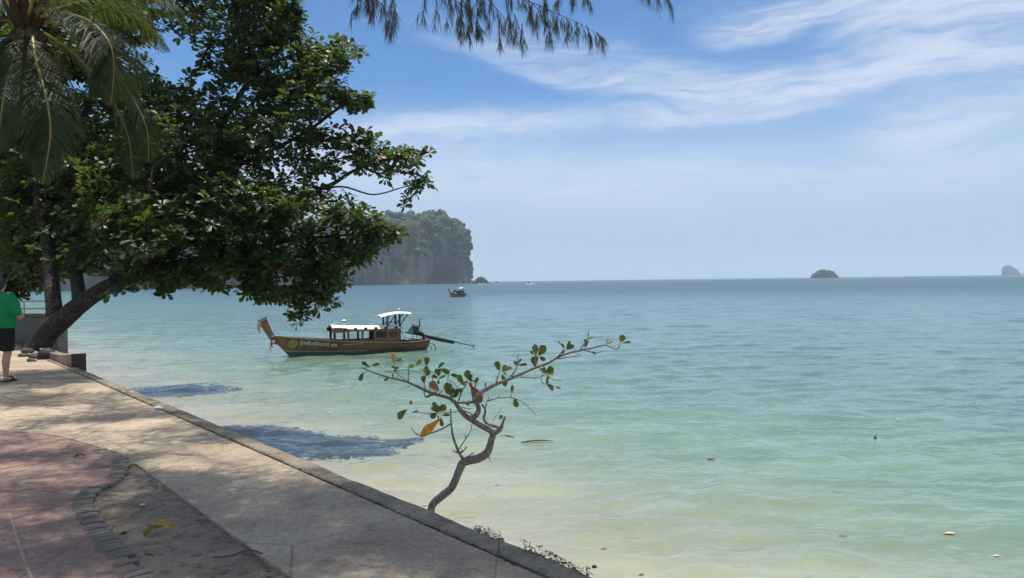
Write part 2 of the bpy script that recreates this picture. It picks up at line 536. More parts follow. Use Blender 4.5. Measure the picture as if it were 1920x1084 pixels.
M['leaf_dry'] = mat_leaf("dry_leaf_yellow", (.42, .25, .06), (.50, .30, .08), (.5, .3, .06), single=True, tfac=.2, rough=.6)
M['leaf_pale'] = mat_leaf("floating_leaf_pale", (.62, .50, .28), (.70, .58, .35), (.6, .5, .2), single=True, tfac=.2)
M['palm_leaflet'] = mat_leaf("palm_leaflet", (.010, .022, .007), (.028, .044, .012), (.13, .18, .03), tfac=.25, rough=.6)
M['palm_rib'] = mat_simple("palm_rib", (.30, .26, .07), (.22, .19, .05), 4, .5)
M['palm_trunk'] = mat_bark("palm_bark", (.16, .125, .095), (.07, .055, .042), pf=.2)
M['palm_fibre'] = mat_simple("palm_fibre", (.10, .066, .036), (.035, .024, .014), 30, .95, .1, .9, 90, .02)
M['coconut'] = mat_simple("coconut_husk", (.10, .09, .03), (.05, .04, .018), 8, .6)
M['bark'] = mat_bark("almond_bark", (.055, .046, .038), (.022, .019, .017), patch=(.17, .16, .145), pf=.3)
M['bark_young'] = mat_bark("young_bark", (.30, .26, .21), (.12, .10, .082), patch=(.44, .40, .34), pf=.6, scale=5.0)
M['needle'] = mat_leaf("casuarina_needle", (.055, .066, .045), (.13, .14, .10), (.14, .16, .09), tfac=.25, rough=.6)
M['bark_cas'] = mat_bark("casuarina_bark", (.13, .105, .09), (.055, .045, .04))
M['wire'] = mat_simple("rusty_wire", (.07, .06, .055), (.035, .028, .025), 30, .7, .4)
M['shell'] = mat_simple("shell_white", (.62, .60, .55), (.42, .40, .37), 20, .6)
M['stone'] = mat_simple("dark_stone", (.11, .10, .09), (.05, .045, .04), 9, .9, .2, .6)
M['hull'] = mat_wood("varnished_hull", (.26, .125, .06), (.13, .062, .034), .38)
M['hull_red'] = mat_wood("varnished_upper_plank", (.16, .085, .05), (.085, .044, .028), .35)
M['hull_bow'] = mat_wood("golden_bow_wood", (.30, .16, .055), (.18, .09, .035), .4)
M['hull_low'] = mat_simple("bottom_paint", (.16, .165, .15), (.09, .095, .088), 4, .7)
M['tan'] = mat_wood("tan_rail", (.42, .27, .15), (.30, .19, .11), .5)
M['pale_line'] = mat_simple("pale_paint_line", (.58, .52, .36), (.46, .42, .30), 4, .6)
M['cabin'] = mat_wood("cabin_wood", (.33, .14, .075), (.20, .08, .045), .4)
M['darkwood'] = mat_wood("dark_wood", (.055, .032, .022), (.025, .016, .012), .5)
M['white'] = mat_simple("white_canvas", (.80, .80, .78), (.70, .70, .68), 3, .55)
M['black'] = mat_simple("black_iron", (.018, .019, .020), (.035, .032, .028), 12, .5, .5)
M['steel'] = mat_simple("grey_steel", (.22, .22, .22), (.12, .12, .12), 10, .4, .5, metallic=.6)
M['emblem'] = mat_simple("emblem_yellow", (.36, .36, .10), (.26, .27, .09), 10, .6)
M['emblem2'] = mat_simple("emblem_gold", (.20, .20, .03), (.30, .28, .05), 14, .6)
M['paint_white'] = mat_simple("lettering_white", (.66, .61, .53), (.52, .48, .42), 14, .7)
M['paint_dim'] = mat_simple("lettering_faded", (.32, .28, .24), (.22, .19, .16), 14, .7)
M['rib_pink'] = mat_simple("ribbon_pink", (.75, .42, .46), (.66, .33, .40), 8, .7)
M['rib_orange'] = mat_simple("ribbon_orange", (.78, .30, .18), (.70, .22, .12), 8, .7)
M['rib_white'] = mat_simple("ribbon_white", (.80, .74, .70), (.72, .62, .60), 8, .7)
M['rib_violet'] = mat_simple("ribbon_violet", (.16, .06, .16), (.09, .03, .10), 8, .7)
M['rib_yellow'] = mat_simple("ribbon_yellow", (.66, .66, .20), (.55, .6, .2), 8, .7)
M['shirt'] = mat_simple("green_cotton", (.012, .23, .075), (.010, .19, .06), 14, .85, .2, .4, 60, .01)
M['shorts'] = mat_simple("black_cotton", (.012, .012, .015), (.02, .02, .022), 10, .8, .2)
M['skin'] = mat_simple("skin", (.50, .30, .21), (.45, .26, .18), 8, .55, .4)
M['hair'] = mat_simple("dark_hair", (.014, .011, .010), (.03, .024, .02), 40, .6, .4, .7, 120, .01)
M['sandal'] = mat_simple("dark_sandal", (.03, .028, .028), (.05, .045, .04), 10, .7)
M['rail'] = mat_simple("pale_rail", (.62, .62, .60), (.45, .44, .42), 12, .5)
M['litter'] = mat_simple("white_litter", (.75, .75, .74), (.62, .62, .6), 20, .6)
M['blue'] = mat_simple("blue_plastic", (.12, .16, .42), (.10, .13, .36), 10, .5)
M['tyre'] = mat_simple("black_rubber", (.012, .012, .013), (.022, .022, .022), 12, .7)

def mat_rock():
    m, t = material("limestone_cliff")
    geo = t.n('ShaderNodeNewGeometry')
    co = geo.outputs['Position']
    n1 = t.noise(t.mapping(co, scale=(.055, .055, .014)), 1.0, 6.0, 0.62, 0.5)
    n2 = t.noise(t.mapping(co, scale=(.02, .02, .02)), 1.0, 5.0, 0.6, 0.3)
    col = t.ramp(n1, [(.28, (.030, .030, .028)), (.46, (.085, .082, .075)), (.60, (.15, .14, .12)), (.76, (.30, .25, .19))])
    sep = t.n('ShaderNodeSeparateXYZ'); t.put(sep.inputs[0], geo.outputs['Normal'])
    g = t.math('ADD', sep.outputs[2], t.math('MULTIPLY', t.math('SUBTRACT', n2, 0.5), 2.4))
    col = t.mix(t.maprange(g, 0.12, 0.42), col, c4((.035, .05, .018)))
    t.out(t.bsdf(col, 0.95, 0.1, t.bump(n1, 1.0, 4.0)).outputs[0])
    return m
M['rock'] = mat_rock()
M['forest'] = mat_leaf("forest_canopy", (.022, .036, .012), (.055, .072, .022), (.06, .08, .02), tfac=.1, rough=.8)
M['scrub'] = mat_leaf("dry_scrub", (.16, .13, .07), (.24, .20, .11), (.12, .12, .05), tfac=.1, rough=.8)
M['foam'] = mat_simple("white_foam", (.82, .84, .84), (.7, .75, .76), 4, .7)

# ------------------------------------------------------------------ sea, sea wall, promenade
WD = Vector((-0.636, 0.771, 0.0))      # along the wall edge, away from the camera
WNRM = Vector((0.771, 0.636, 0.0))     # towards the sea
EDGE0 = Vector((0.36, 4.0, 0.0))
def along(a, s, z=0.0):
    """point a metres along the wall edge from EDGE0 and s metres out to sea"""
    p = EDGE0 + WD*a + WNRM*s
    return Vector((p.x, p.y, z))

SEA = {}
def sea_z(p):
    d = math.hypot(p[0], p[1]); a = math.atan2(p[0], p[1])
    i = int(np.clip(np.searchsorted(SEA['r'], d), 0, len(SEA['r'])-1)); j = int(np.clip(np.searchsorted(SEA['A'], a), 0, len(SEA['A'])-1))
    return float(SEA['Z'][i, j])
def GW(px, py, up=0.0):
    p = G(px, py, WATER)
    for _ in range(4): p = G(px, py, sea_z(p))
    return Vector((p.x, p.y, sea_z(p)+up))
def build_sea():
    """one sheet to the horizon; inside 320 m in front of the promenade its wavelets are real relief"""
    r = [5.0]
    while r[-1] < 320: r.append(r[-1]*1.0068)
    r = np.array(r); A = np.radians(np.linspace(-62, 62, 640))
    rr, aa = np.meshgrid(r, A, indexing='ij')
    X = rr*np.sin(aa); Y = rr*np.cos(aa)
    g = np.random.default_rng(5); h = np.zeros_like(X)
    step = np.maximum(rr*.0068, rr*(A[1]-A[0]))
    for lam in np.geomspace(.30, 6.5, 72):
        k = 2*math.pi/lam; th = math.radians(-90+14) + g.normal(0, .50)
        slope = .041*(1.0 if lam < 1.6 else (1.6/lam)**.95)
        ph = k*(X*math.cos(th)+Y*math.sin(th)) + g.random()*6.28
        # groups: each train waxes and wanes over some metres
        env = .55+.45*np.sin(X*g.normal(0, .9/lam**.7)+Y*g.normal(0, .9/lam**.7)+g.random()*6.28)
        fade = np.clip((lam/(2.6*step)-1.0)/.8, 0, 1)
        w = (np.sin(ph)+1)*.5
        h += slope/k*env*fade*(2*w**1.45-.85)
    edge = np.clip((math.radians(62)-np.abs(aa))/.05, 0, 1)*np.clip((rr-5)/1.5, 0, 1)*np.clip((320-rr)/60, 0, 1)
    Z = WATER + h*edge
    SEA.update(r=r, A=A, Z=Z)
    nr, na = X.shape
    V = [np.stack([X, Y, Z], -1).reshape(-1, 3)]
    idx = np.arange(nr*na).reshape(nr, na)
    F = [np.stack([idx[:-1, :-1], idx[1:, :-1], idx[1:, 1:], idx[:-1, 1:]], -1).reshape(-1, 4)]
    # far ring, shadow side sector and the part close to the camera
    def grid(rs, an, off):
        q, b = np.meshgrid(np.array(rs), an, indexing='ij')
        v = np.stack([q*np.sin(b), q*np.cos(b), np.full_like(q, WATER)], -1).reshape(-1, 3)
        d = np.arange(q.size).reshape(q.shape)+off
        return v, np.stack([d[:-1, :-1], d[1:, :-1], d[1:, 1:], d[:-1, 1:]], -1).reshape(-1, 4)
    n = nr*na
    for rs, an in (([r[-1], 450, 700, 1200, 2000, 3500, 5500, 8000], np.linspace(-math.pi, math.pi, 181)), ([5.0, 20, 80, r[-1]], np.linspace(math.radians(62), 2*math.pi-math.radians(62), 60)), ([.01, 5.0], np.linspace(-math.pi, math.pi, 49))):
        v, f = grid(rs, an, n); V.append(v); F.append(f); n += len(v)
    F = np.concatenate(F)[:, ::-1]
    np_object("sea", np.concatenate(V), F, M['water'], smooth=True, kind='structure')
build_sea()

CURB = 0.165                              # width of the curb stone on the edge
def build_promenade():
    # curb along the edge: blocks of cast concrete with chipped arrises
    NEARA, FARA = -14.0, 62.0
    mb = MB()
    rings = []
    a = NEARA
    while a < FARA:
        j = (lambda s: (mnoise.noise(Vector((a*1.7, s, 0))) * .012 + mnoise.noise(Vector((a*6.0, s, 3))) * .007) if a < 22 else 0.0)
        zt = 0.012 + j(1.0)*.6
        prof = [(-CURB + j(2.0), -0.09), (-CURB + j(2.0), zt-.012 + j(5.)*.4), (-CURB+.014 + j(2.0), zt), (-.02 + j(4.0), zt + j(6.)*.3), (j(4.0), zt-.016), (0.004 + j(7.)*.5, -0.09)]
        rings.append([along(a, s, z) for s, z in prof])
        a += 0.05 if a < 12 else (0.12 if a < 22 else 2.0)
    mb.loft(rings)
    mb.build("curb", M['curb'], kind='structure')
    # sea wall under it
    mb = MB()
    mb.loft([[along(a, -0.9, -4.0), along(a, -0.9, -0.075), along(a, -0.02, -0.075), along(a, 0.03, -0.4), along(a, 0.16, -4.0)] for a in (-14, -6, 0, 6, 14, 24, 40, 62)])
    mb.build("sea_wall", M['wall'], kind='structure')
    # dirt under everything inland
    def line(p0, p1, n): return [Vector(p0).lerp(Vector(p1), i/n) for i in range(n+1)]
    mb = MB()
    nx, ny = 90, 150
    lo = along(-7, -CURB+.0)
    vs = []
    for j in range(ny+1):
        a = -6.0 + 13.0*j/ny
        for i in range(nx+1):
            s = -CURB - 0.004 - 4.6*i/nx
            p = along(a, s)
            h = .014 + mnoise.noise(Vector((p.x*2.2, p.y*2.2, 0)))*.010 + mnoise.noise(Vector((p.x*9, p.y*9, 5)))*.008 + mnoise.noise(Vector((p.x*30, p.y*30, 9)))*.004
            vs.append((p.x, p.y, -0.030+h))
    fs = []
    for j in range(ny):
        for i in range(nx):
            q = j*(nx+1)+i
            fs.append((q, q+1, q+nx+2, q+nx+1))
    mb.add(vs, fs)
    mb.build("dirt_strip", M['dirt'], smooth=True, kind='structure')
    base = [along(-14, -CURB-.004), along(62, -CURB-.004), along(62, -80), along(-14, -80)]
    poly_slab("ground", base, -0.085, 0, M['dirt'], kind='structure')
    # brick edging curve (outer edge, photo pixels) and derived polygons
    curve_px = [(37, 810), (102, 816), (164, 832), (205, 846), (232, 858), (239, 872), (236, 888), (214, 905), (186, 920), (172, 936), (178, 958), (196, 985), (222, 1018), (252, 1052), (285, 1090)]
    cv = [G(x, y) for x, y in curve_px]
    tail = [cv[-1] + Vector((.55, -.9, 0)), cv[-1] + Vector((.9, -2.2, 0)), cv[-1] + Vector((1.0, -5.0, 0))]
    edge = [Vector((*q[:2], 0)) for q in spline([tuple(p) for p in cv + tail], 8)]
    # concrete walk: slab between the curb groove and the dirt, whole width farther on
    d0 = G(254, 869); d1 = G(549, 1084)
    dl = (d1 - d0).normalized()
    near = d1 + dl*9.0
    far_curve = [p for p in edge if p.y > d0.y - .02]
    conc = [along(-14, -CURB-.022), along(0, -CURB-.022), along(8, -CURB-.022), along(62, -CURB-.022), along(62, -70), Vector((-90, 9.3, 0)), Vector((-12, 8.9, 0)), G(0, 806)]
    conc += far_curve
    n = 60
    for i in range(n+1):
        p = d0.lerp(near, i/n)
        k = 1.0 if 0 < i < n else 0.0
        off = (mnoise.noise(Vector((i*.9, 0, 0)))*.018 + mnoise.noise(Vector((i*.23, 7, 0)))*.03)*k
        conc.append(p + Vector((.79, .61, 0))*off)
    poly_slab("concrete_walk", conc, 0.0, 0.075, M['concrete'], kind='structure')
    # red paving: everything left of the edging
    inner = []
    for i, p in enumerate(edge):
        a = edge[max(i-1, 0)]; b = edge[min(i+1, len(edge)-1)]
        tn = (b-a).normalized(); inner.append(p + Vector((tn.y, -tn.x, 0))*0.0)
    red_pts = [Vector((-90, 9.25, 0)), Vector((-12, 8.85, 0)), G(0, 806.5)] + [p + Vector((0, -.03, 0)) for p in edge] + [Vector((edge[-1].x-.2, -8, 0)), Vector((-90, -8, 0))]
    red = poly_slab("red_paving", red_pts, 0.005, 0.075, M['red'], kind='structure')
    # bricks on edge, standing side by side along the curve
    lens = [0.0]
    for i in range(1, len(edge)): lens.append(lens[-1] + (edge[i]-edge[i-1]).length)
    def at(s):
        for i in range(1, len(edge)):
            if lens[i] >= s:
                k = (s-lens[i-1])/max(lens[i]-lens[i-1], 1e-6)
                return edge[i-1].lerp(edge[i], k), (edge[i]-edge[i-1]).normalized()
        return edge[-1], (edge[-1]-edge[-2]).normalized()
    meshes = []
    for k in range(5):
        b = MB(); b.bevbox((-.064-.004*(k % 3), -.0335, -.09), (.064+.004*((k+1) % 3), .0335, 0.0), .005)
        b.v = [(x+mnoise.noise(Vector((x*30, y*30, k)))*.004, y+mnoise.noise(Vector((x*30, z*30, k+9)))*.002, z+mnoise.noise(Vector((y*40, x*20, k+5)))*.003) for x, y, z in b.v]
        meshes.append(b.mesh("brick", M['brick']))
    s0 = next(l for l, p in zip(lens, edge) if p.y < G(186, 842).y)
    s = s0; i = 0
    while s < lens[-1]-2.2 and i < 110:
        p, tn = at(s)
        o = bpy.data.objects.new("brick", meshes[i % 5]); COL.objects.link(o); o.parent = red
        side = Vector((tn.y, -tn.x, 0))
        if side.x > 0: side = -side
        q = p + side*(.055 + random.uniform(-.012, .012))
        dip = 0.0 if random.random() > .14 else -.012
        o.location = (q.x, q.y, 0.010 + random.uniform(-.004, .004) + dip)
        o.rotation_euler = (random.uniform(-.05, .05), random.uniform(-.04, .04), math.atan2(tn.y, tn.x) + math.pi/2 + random.uniform(-.035, .035))
        s += .070 + random.uniform(-.003, .008); i += 1
    # pale mortar seam across the red slab
    sp = [G(18, 965), G(38, 1030), G(52, 1068), G(66, 1100)]
    mb = MB()
    mb.loft([[p + Vector((-.012, 0, .0035)), p + Vector((-.008, 0, .0075)), p + Vector((.008, 0, .0075)), p + Vector((.012, 0, .0035))] for p in [Vector((*q[:2], 0)) for q in spline([tuple(x) for x in sp], 6)]])
    mb.build("mortar_seam", M['joint'], red)
build_promenade()

# ------------------------------------------------------------------ leaves
def leaf_template(detail=1):
    if detail == 1:
        v = [(0, 0, 0), (0, .38, .015), (0, .74, -.01), (0, 1.0, -.09), (-.13, .38, .05), (-.25, .72, .045), (.13, .38, .05), (.25, .72, .045)]
        f = [(0, 1, 4, 4), (4, 1, 2, 5), (5, 2, 3, 3), (0, 6, 1, 1), (6, 7, 2, 1), (7, 3, 2, 2)]
        return np.array(v), f
    ys = [0, .10, .25, .42, .60, .75, .88, .96, 1.0]
    ws = [.012, .05, .12, .19, .245, .255, .20, .11, .0]
    return ys, ws

LV = np.array([(0, 0, 0), (0, .38, .015), (0, .74, -.01), (0, 1.0, -.09), (-.13, .38, .05), (-.26, .72, .045), (.13, .38, .05), (.26, .72, .045), (-.15, .93, -.02), (.15, .93, -.02)], dtype=np.float64)
LT = np.array([(0, 1, 4), (4, 1, 2), (4, 2, 5), (5, 2, 8), (8, 2, 3), (0, 6, 1), (6, 2, 1), (6, 7, 2), (7, 9, 2), (9, 3, 2)], dtype=np.int64)

def leaf_frames(rp, rax, per=(6, 9), size=(.15, .24), droop=(-.15, .75)):
    """rosettes: positions rp, axes rax -> per-leaf position, x, y, z axes and length"""
    pos = []; X = []; Y = []; Z = []; S = []
    for p, ax in zip(rp, rax):
        n = random.randint(*per)
        ax = np.array(ax)/np.linalg.norm(ax)
        ref = np.array((1.0, 0, 0)) if abs(ax[0]) < .8 else np.array((0, 1.0, 0))
        e1 = np.cross(ax, ref); e1 /= np.linalg.norm(e1); e2 = np.cross(ax, e1)
        a0 = random.random()*6.28
        for k in range(n):
            an = a0 + k*2.4 + random.uniform(-.3, .3)
            lift = random.uniform(*droop)
            y = (e1*math.cos(an)+e2*math.sin(an)) + ax*lift
            y[2] -= .12
            y /= np.linalg.norm(y)
            z = ax - y*np.dot(ax, y); z /= np.linalg.norm(z)
            tw = random.uniform(-.5, .5)
            x = np.cross(y, z)
            x, z = x*math.cos(tw)+z*math.sin(tw), z*math.cos(tw)-x*math.sin(tw)
            pos.append(np.array(p) + y*.03); X.append(x); Y.append(y); Z.append(z); S.append(random.uniform(*size))
    return np.array(pos), np.array(X), np.array(Y), np.array(Z), np.array(S)

def leaves_mesh(name, fr, mat, parent, kind='stuff'):
    pos, X, Y, Z, S = fr
    n = len(pos); m = len(LV)
    wv = (.85 + .35*rng.random(n))
    loc = LV[None, :, :]*S[:, None, None]
    v = pos[:, None, :] + (loc[:, :, 0:1]*wv[:, None, None])*X[:, None, :] + loc[:, :, 1:2]*Y[:, None, :] + loc[:, :, 2:3]*Z[:, None, :]*(rng.random(n)*1.6)[:, None, None]
    f = LT[None, :, :] + (np.arange(n)*m)[:, None, None]
    return np_object(name, v.reshape(-1, 3), f.reshape(-1, 3), mat, parent, kind=kind)

_single = []
def single_leaf_meshes():
    if not _single:
        for k in range(5):
            me = bpy.data.meshes.new("leaf")
            w = .9+.08*k; c = .4+.3*k
            me.from_pydata([(x*w, y, z*c) for x, y, z in LV], [], [tuple(t) for t in LT])
            me.materials.append(M['leaf1']); me.update(); _single.append(me)
    return _single

def frame_matrix(p, x, y, z, s):
    m = Matrix.Identity(4)
    for r in range(3):
        m[r][0] = x[r]*s; m[r][1] = y[r]*s; m[r][2] = z[r]*s; m[r][3] = p[r]
    return m

# ------------------------------------------------------------------ branching
def grow(limbs, targets, step=.45, bowk=1.0):
    """limbs: lists of (pos, radius). Joins every target to the nearest node; returns chains of (points, radii) and the direction at each target."""
    nodes = []; parent = []; limb_r = []
    for L in limbs:
        for i, (p, r) in enumerate(L):
            nodes.append(np.array(p)); parent.append(-1); limb_r.append(r)
    nl = len(nodes)
    T = np.asarray(targets)
    base = np.array(nodes)
    d0 = np.min(np.linalg.norm(T[:, None, :]-base[None, :, :], axis=2), axis=1)
    cap = nl + len(T)*12
    arr = np.zeros((cap, 3)); arr[:nl] = base; cnt = nl
    chains = []; tip = {}
    for ti in np.argsort(d0):
        p = T[ti]
        dv = arr[:cnt]-p
        d = np.sqrt((dv*dv).sum(1)) + .25*np.maximum(0, dv[:, 2])
        j = int(np.argmin(d)); q = arr[j]; L = float(np.linalg.norm(p-q))
        k = max(1, int(L/step)); prev = j; idx = [j]
        bow = rng.normal(0, .07*L, 3); bow[2] += .08*L; bow *= bowk
        for s in range(1, k+1):
            u = s/k
            w = q+(p-q)*u + bow*math.sin(math.pi*u)*(1 if k > 1 else 0)
            if cnt >= cap: break
            arr[cnt] = w; parent.append(prev); prev = cnt; idx.append(cnt); cnt += 1
        chains.append(idx); tip[ti] = prev
    load = np.zeros(cnt)
    for ti, nd in tip.items():
        while nd >= nl:
            load[nd] += 1; nd = parent[nd]
    out = []
    for idx in chains:
        rr = [.0055*math.sqrt(load[i])+.003 if i >= nl else None for i in idx]
        if rr[0] is None: rr[0] = (rr[1] if len(rr) > 1 else .006)
        else: rr[0] = min(rr[0], rr[1]*1.2)
        out.append(([arr[i] for i in idx], rr))
    dirs = []
    for ti in range(len(T)):
        nd = tip[ti]; pr = parent[nd] if nd >= nl else nd
        dirs.append(arr[nd]-arr[pr] if pr >= 0 else np.array((0, 0, 1.0)))
    return out, dirs

def limb_px(pts, r0, r1, sub=5, pw=1.0):
    """limb through (px, py, depth) points"""
    w = [tuple(P(*p)) for p in pts]
    s = spline(w, sub); n = len(s)
    return [(s[i], r0+(r1-r0)*(i/(n-1))**pw) for i in range(n)]
def limb_w(pts, r0, r1, sub=5, pw=1.0):
    s = spline(pts, sub); n = len(s)
    return [(s[i], r0+(r1-r0)*(i/(n-1))**pw) for i in range(n)]

def rough_tube(mb, L, n=12, amp=.12, seed=0):
    pts = [Vector(p) for p, r in L]; rad = [r for p, r in L]
    o = len(mb.v)
    mb.tube(pts, rad, n)
    for i in range(o, len(mb.v)):
        v = Vector(mb.v[i]); k = min((i-o)//n, len(pts)-1)
        c = pts[k]
        q = mnoise.noise(v*2.3+Vector((seed, 0, 0)))*.6 + mnoise.noise(v*6.0+Vector((0, seed, 0)))*.4
        mb.v[i] = tuple(c+(v-c)*(1+amp*q))

def blob_points(blobs, dens, holes=(), thr=.0, nscale=.75):
    """points spread in ellipsoids given in photo pixels + depth; clumped by noise"""
    out = []
    for (px, py, d, rx, ry, rd, k) in blobs:
        n = int(rx*ry*dens*k)
        c = 0; tries = 0
        while c < n and tries < n*12:
            tries += 1
            q = rng.normal(0, 1, 3); q /= np.linalg.norm(q); q *= rng.random()**.42
            x = px+q[0]*rx; y = py+q[1]*ry; dd = d+q[2]*rd
            if any(((x-hx)/hrx)**2+((y-hy)/hry)**2 < 1 for hx, hy, hrx, hry in holes): continue
            w = P(x, y, dd)
            if mnoise.noise(Vector(w)*nscale) + .5*mnoise.noise(Vector(w)*nscale*2.7) < thr + rng.normal(0, .08): continue
            out.append(tuple(w)); c += 1
    return np.array(out)

def build_tree(root, limbs, targets, leaf_mat, leaf_kw, singles=0, twig_min=0.0, up=.9):
    tb = MB()
    rough_tube(tb, limbs[0], 20, .26, 1)
    tb.build("trunk", M['bark'], root, smooth=True)
    for i, L in enumerate(limbs[1:]):
        lb = MB(); rough_tube(lb, L, 10, .12, i+3)
        lb.build("limb", M['bark'], root, smooth=True)
    chains, dirs = grow(limbs, targets)
    tw = MB()
    for pts, rr in chains:
        tw.tube(pts, rr, 6 if rr[0] > .02 else 4, cap=False)
    tw.build("twigs", M['bark'], root, smooth=True, kind='stuff')
    axes = []
    for d in dirs:
        d = np.array(d); l = np.linalg.norm(d); d = d/l if l > 1e-6 else np.array((0, 0, 1.0))
        a = d*.55+np.array((0, 0, up))+rng.normal(0, .28, 3)
        axes.append(a)
    fr = leaf_frames(targets, axes, **leaf_kw)
    if singles:
        px, py, dep = project(fr[0])
        inside = (px > 5) & (px < 1915) & (py > 5) & (py < 1080)
        score = np.where(inside, dep - fr[4]*4, 1e6)
        order = np.argsort(score)[:singles]
        rl = np.array(parent_loc(root))
        for i in order:
            o = bpy.data.objects.new("leaf", single_leaf_meshes()[int(i) % 5]); COL.objects.link(o); o.parent = root
            o.matrix_local = frame_matrix(fr[0][i]-rl, fr[1][i], fr[2][i], fr[3][i], fr[4][i])
        keep = np.ones(len(fr[0]), bool); keep[order] = False
        fr = tuple(a[keep] for a in fr)
    leaves_mesh("foliage", fr, leaf_mat, root)
    return len(targets)

# ------------------------------------------------------------------ the big almond tree over the water
def limb_bk(pts, r0, r1, sub=5, pw=1.0): return limb_px([back(p) for p in pts], r0, r1, sub, pw)
def back(p):
    px, py, d = p
    return (px, py, d + 2.4*min(1.0, max(0.0, (px-160)/250.0, (560-py)/250.0)))
def build_almond():
    base = P(62, 668, 18.9)
    root = empty("almond_tree", (base.x, base.y, 0), "big leaning tropical almond tree spreading its dark crown over the water from the walk's edge", "tree")
    trunk = limb_bk([(60, 672, 18.9), (85, 630, 18.9), (125, 590, 18.8), (185, 548, 18.6), (240, 520, 18.4), (300, 503, 18.0), (360, 492, 17.8), (430, 480, 17.5), (520, 455, 17.2), (610, 430, 17.0)], .38, .05, 6, .75)
    trunk = [(p, r*.84) for p, r in trunk]; trunk[0] = (trunk[0][0], .46); trunk[1] = (trunk[1][0], .40)
    limbs = [trunk,
        limb_bk([(104, 605, 18.9), (98, 540, 19.0), (88, 450, 19.1), (72, 370, 19.2), (80, 260, 19.4), (120, 140, 19.6), (160, 20, 19.8)], .20, .06),
        limb_bk([(150, 570, 18.7), (142, 500, 19.2), (138, 420, 19.6), (140, 300, 19.8), (160, 210, 20.0), (215, 60, 20.4), (235, -40, 20.6)], .17, .03),
        limb_bk([(205, 538, 18.5), (262, 450, 18.5), (330, 350, 18.8), (410, 240, 19.2), (480, 140, 19.3), (560, 100, 19.2), (630, 90, 19.0)], .14, .02),
        limb_bk([(300, 395, 18.5), (390, 330, 18.3), (470, 300, 18.2), (570, 250, 18.2), (640, 200, 18.2), (690, 180, 18.2)], .09, .02),
        limb_bk([(270, 505, 18.2), (400, 430, 17.9), (500, 395, 17.8), (575, 362, 17.8), (622, 346, 17.8), (668, 318, 17.9), (740, 296, 18.0), (800, 285, 18.0)], .11, .015),
        limb_bk([(575, 362, 17.8), (640, 350, 17.8), (700, 365, 17.7), (760, 350, 17.7), (795, 345, 17.7)], .03, .01),
        limb_bk([(380, 488, 17.7), (470, 500, 17.0), (560, 500, 16.6), (600, 530, 16.4), (610, 570, 16.4)], .06, .015),
        limb_bk([(520, 455, 17.2), (600, 445, 16.8), (680, 440, 16.5), (735, 450, 16.4)], .05, .012),
        limb_bk([(430, 480, 17.5), (330, 420, 16.6), (280, 360, 16.2)], .06, .02)]
    B = [(400, -70, 19.2, 190, 80, 2.6, 1.0), (450, 30, 19.2, 120, 70, 2.2, 1.2), (510, 110, 18.9, 110, 70, 2.2, 1.2), (615, 105, 18.8, 68, 42, 1.2, 1.3),
         (560, 185, 18.6, 105, 48, 1.8, 1.2), (655, 188, 18.4, 48, 24, 0.8, 1.3), (540, 20, 19.2, 30, 50, .8, .9), (635, 262, 18.1, 75, 26, 1.0, 1.1), (700, 268, 18.0, 30, 18, .7, 1.0),
         (690, 300, 17.9, 75, 22, .9, 1.0), (775, 290, 18.0, 44, 17, .6, 1.4), (740, 320, 17.8, 40, 18, .6, .8), (785, 345, 17.7, 28, 22, .5, .9), (765, 378, 17.7, 16, 14, .4, .8),
         (480, 250, 18.5, 130, 70, 2.2, 1.2), (580, 320, 17.8, 60, 34, 1.2, .9), (560, 400, 17.1, 120, 55, 1.8, 1.3), (655, 405, 16.8, 55, 24, .9, 1.3), (705, 440, 16.6, 55, 30, .8, 1.4),
         (640, 470, 16.8, 70, 34, 1.0, 1.3), (690, 480, 16.6, 22, 16, .5, .9), (550, 490, 16.9, 85, 42, 1.2, 1.3), (545, 550, 16.6, 60, 28, .8, 1.2), (610, 555, 16.4, 30, 32, .6, 1.1), (560, 590, 16.5, 18, 20, .4, 1.4),
         (420, 390, 17.9, 140, 100, 2.4, 1.3), (330, 290, 18.5, 140, 115, 2.6, 1.3), (300, 430, 18.0, 140, 75, 2.4, 1.3), (200, 370, 19.2, 130, 115, 2.4, 1.3), (120, 300, 20.0, 130, 120, 2.4, 1.2),
         (50, 390, 20.5, 110, 100, 2.2, 1.2), (240, 200, 20.0, 100, 80, 2.2, 1.2), (430, 490, 17.4, 110, 35, 1.4, 1.4), (490, 525, 17.0, 40, 22, .8, 1.2), (275, 515, 18.0, 85, 20, 1.0, 1.2), (310, 540, 17.6, 18, 14, .4, 1.2), (215, 545, 18.0, 22, 10, .4, 1.0), (405, 535, 17.2, 24, 13, .5, 1.2),
         (390, 180, 19.6, 60, 60, 1.6, .8), (360, 40, 20.6, 50, 60, 1.5, .5), (170, 70, 21.0, 110, 90, 2.0, .9), (30, 200, 21.0, 90, 120, 2.0, 1.0), (420, 120, 19.4, 45, 50, 1.6, .9)]
    holes = [(655, 218, 34, 12), (700, 228, 34, 18), (615, 338, 22, 12), (385, 150, 20, 14), (345, 90, 16, 18), (375, 70, 10, 14), (620, 60, 20, 18), (665, 345, 22, 9), (585, 350, 10, 8), (490, 195, 12, 8), (730, 250, 30, 16), (690, 340, 30, 10)]
    B += [(70, 60, 20.5, 130, 110, 1.6, .9), (190, 110, 19.8, 120, 100, 1.6, .8), (240, 10, 19.6, 100, 70, 1.4, .9), (300, 200, 19.0, 70, 50, 1.4, .8)]
    B += [(165, 480, 19.0, 75, 36, 1.0, 1.1), (100, 470, 19.6, 70, 60, 1.2, 1.0), (40, 480, 20.4, 60, 60, 1.2, 1.0)]
    B += [(500, 545, 16.8, 50, 26, .8, 1.3), (620, 520, 16.6, 40, 30, .7, 1.2), (350, 515, 17.6, 60, 22, 1.0, 1.2)]
    B = [back(b[:3])+b[3:] for b in B]
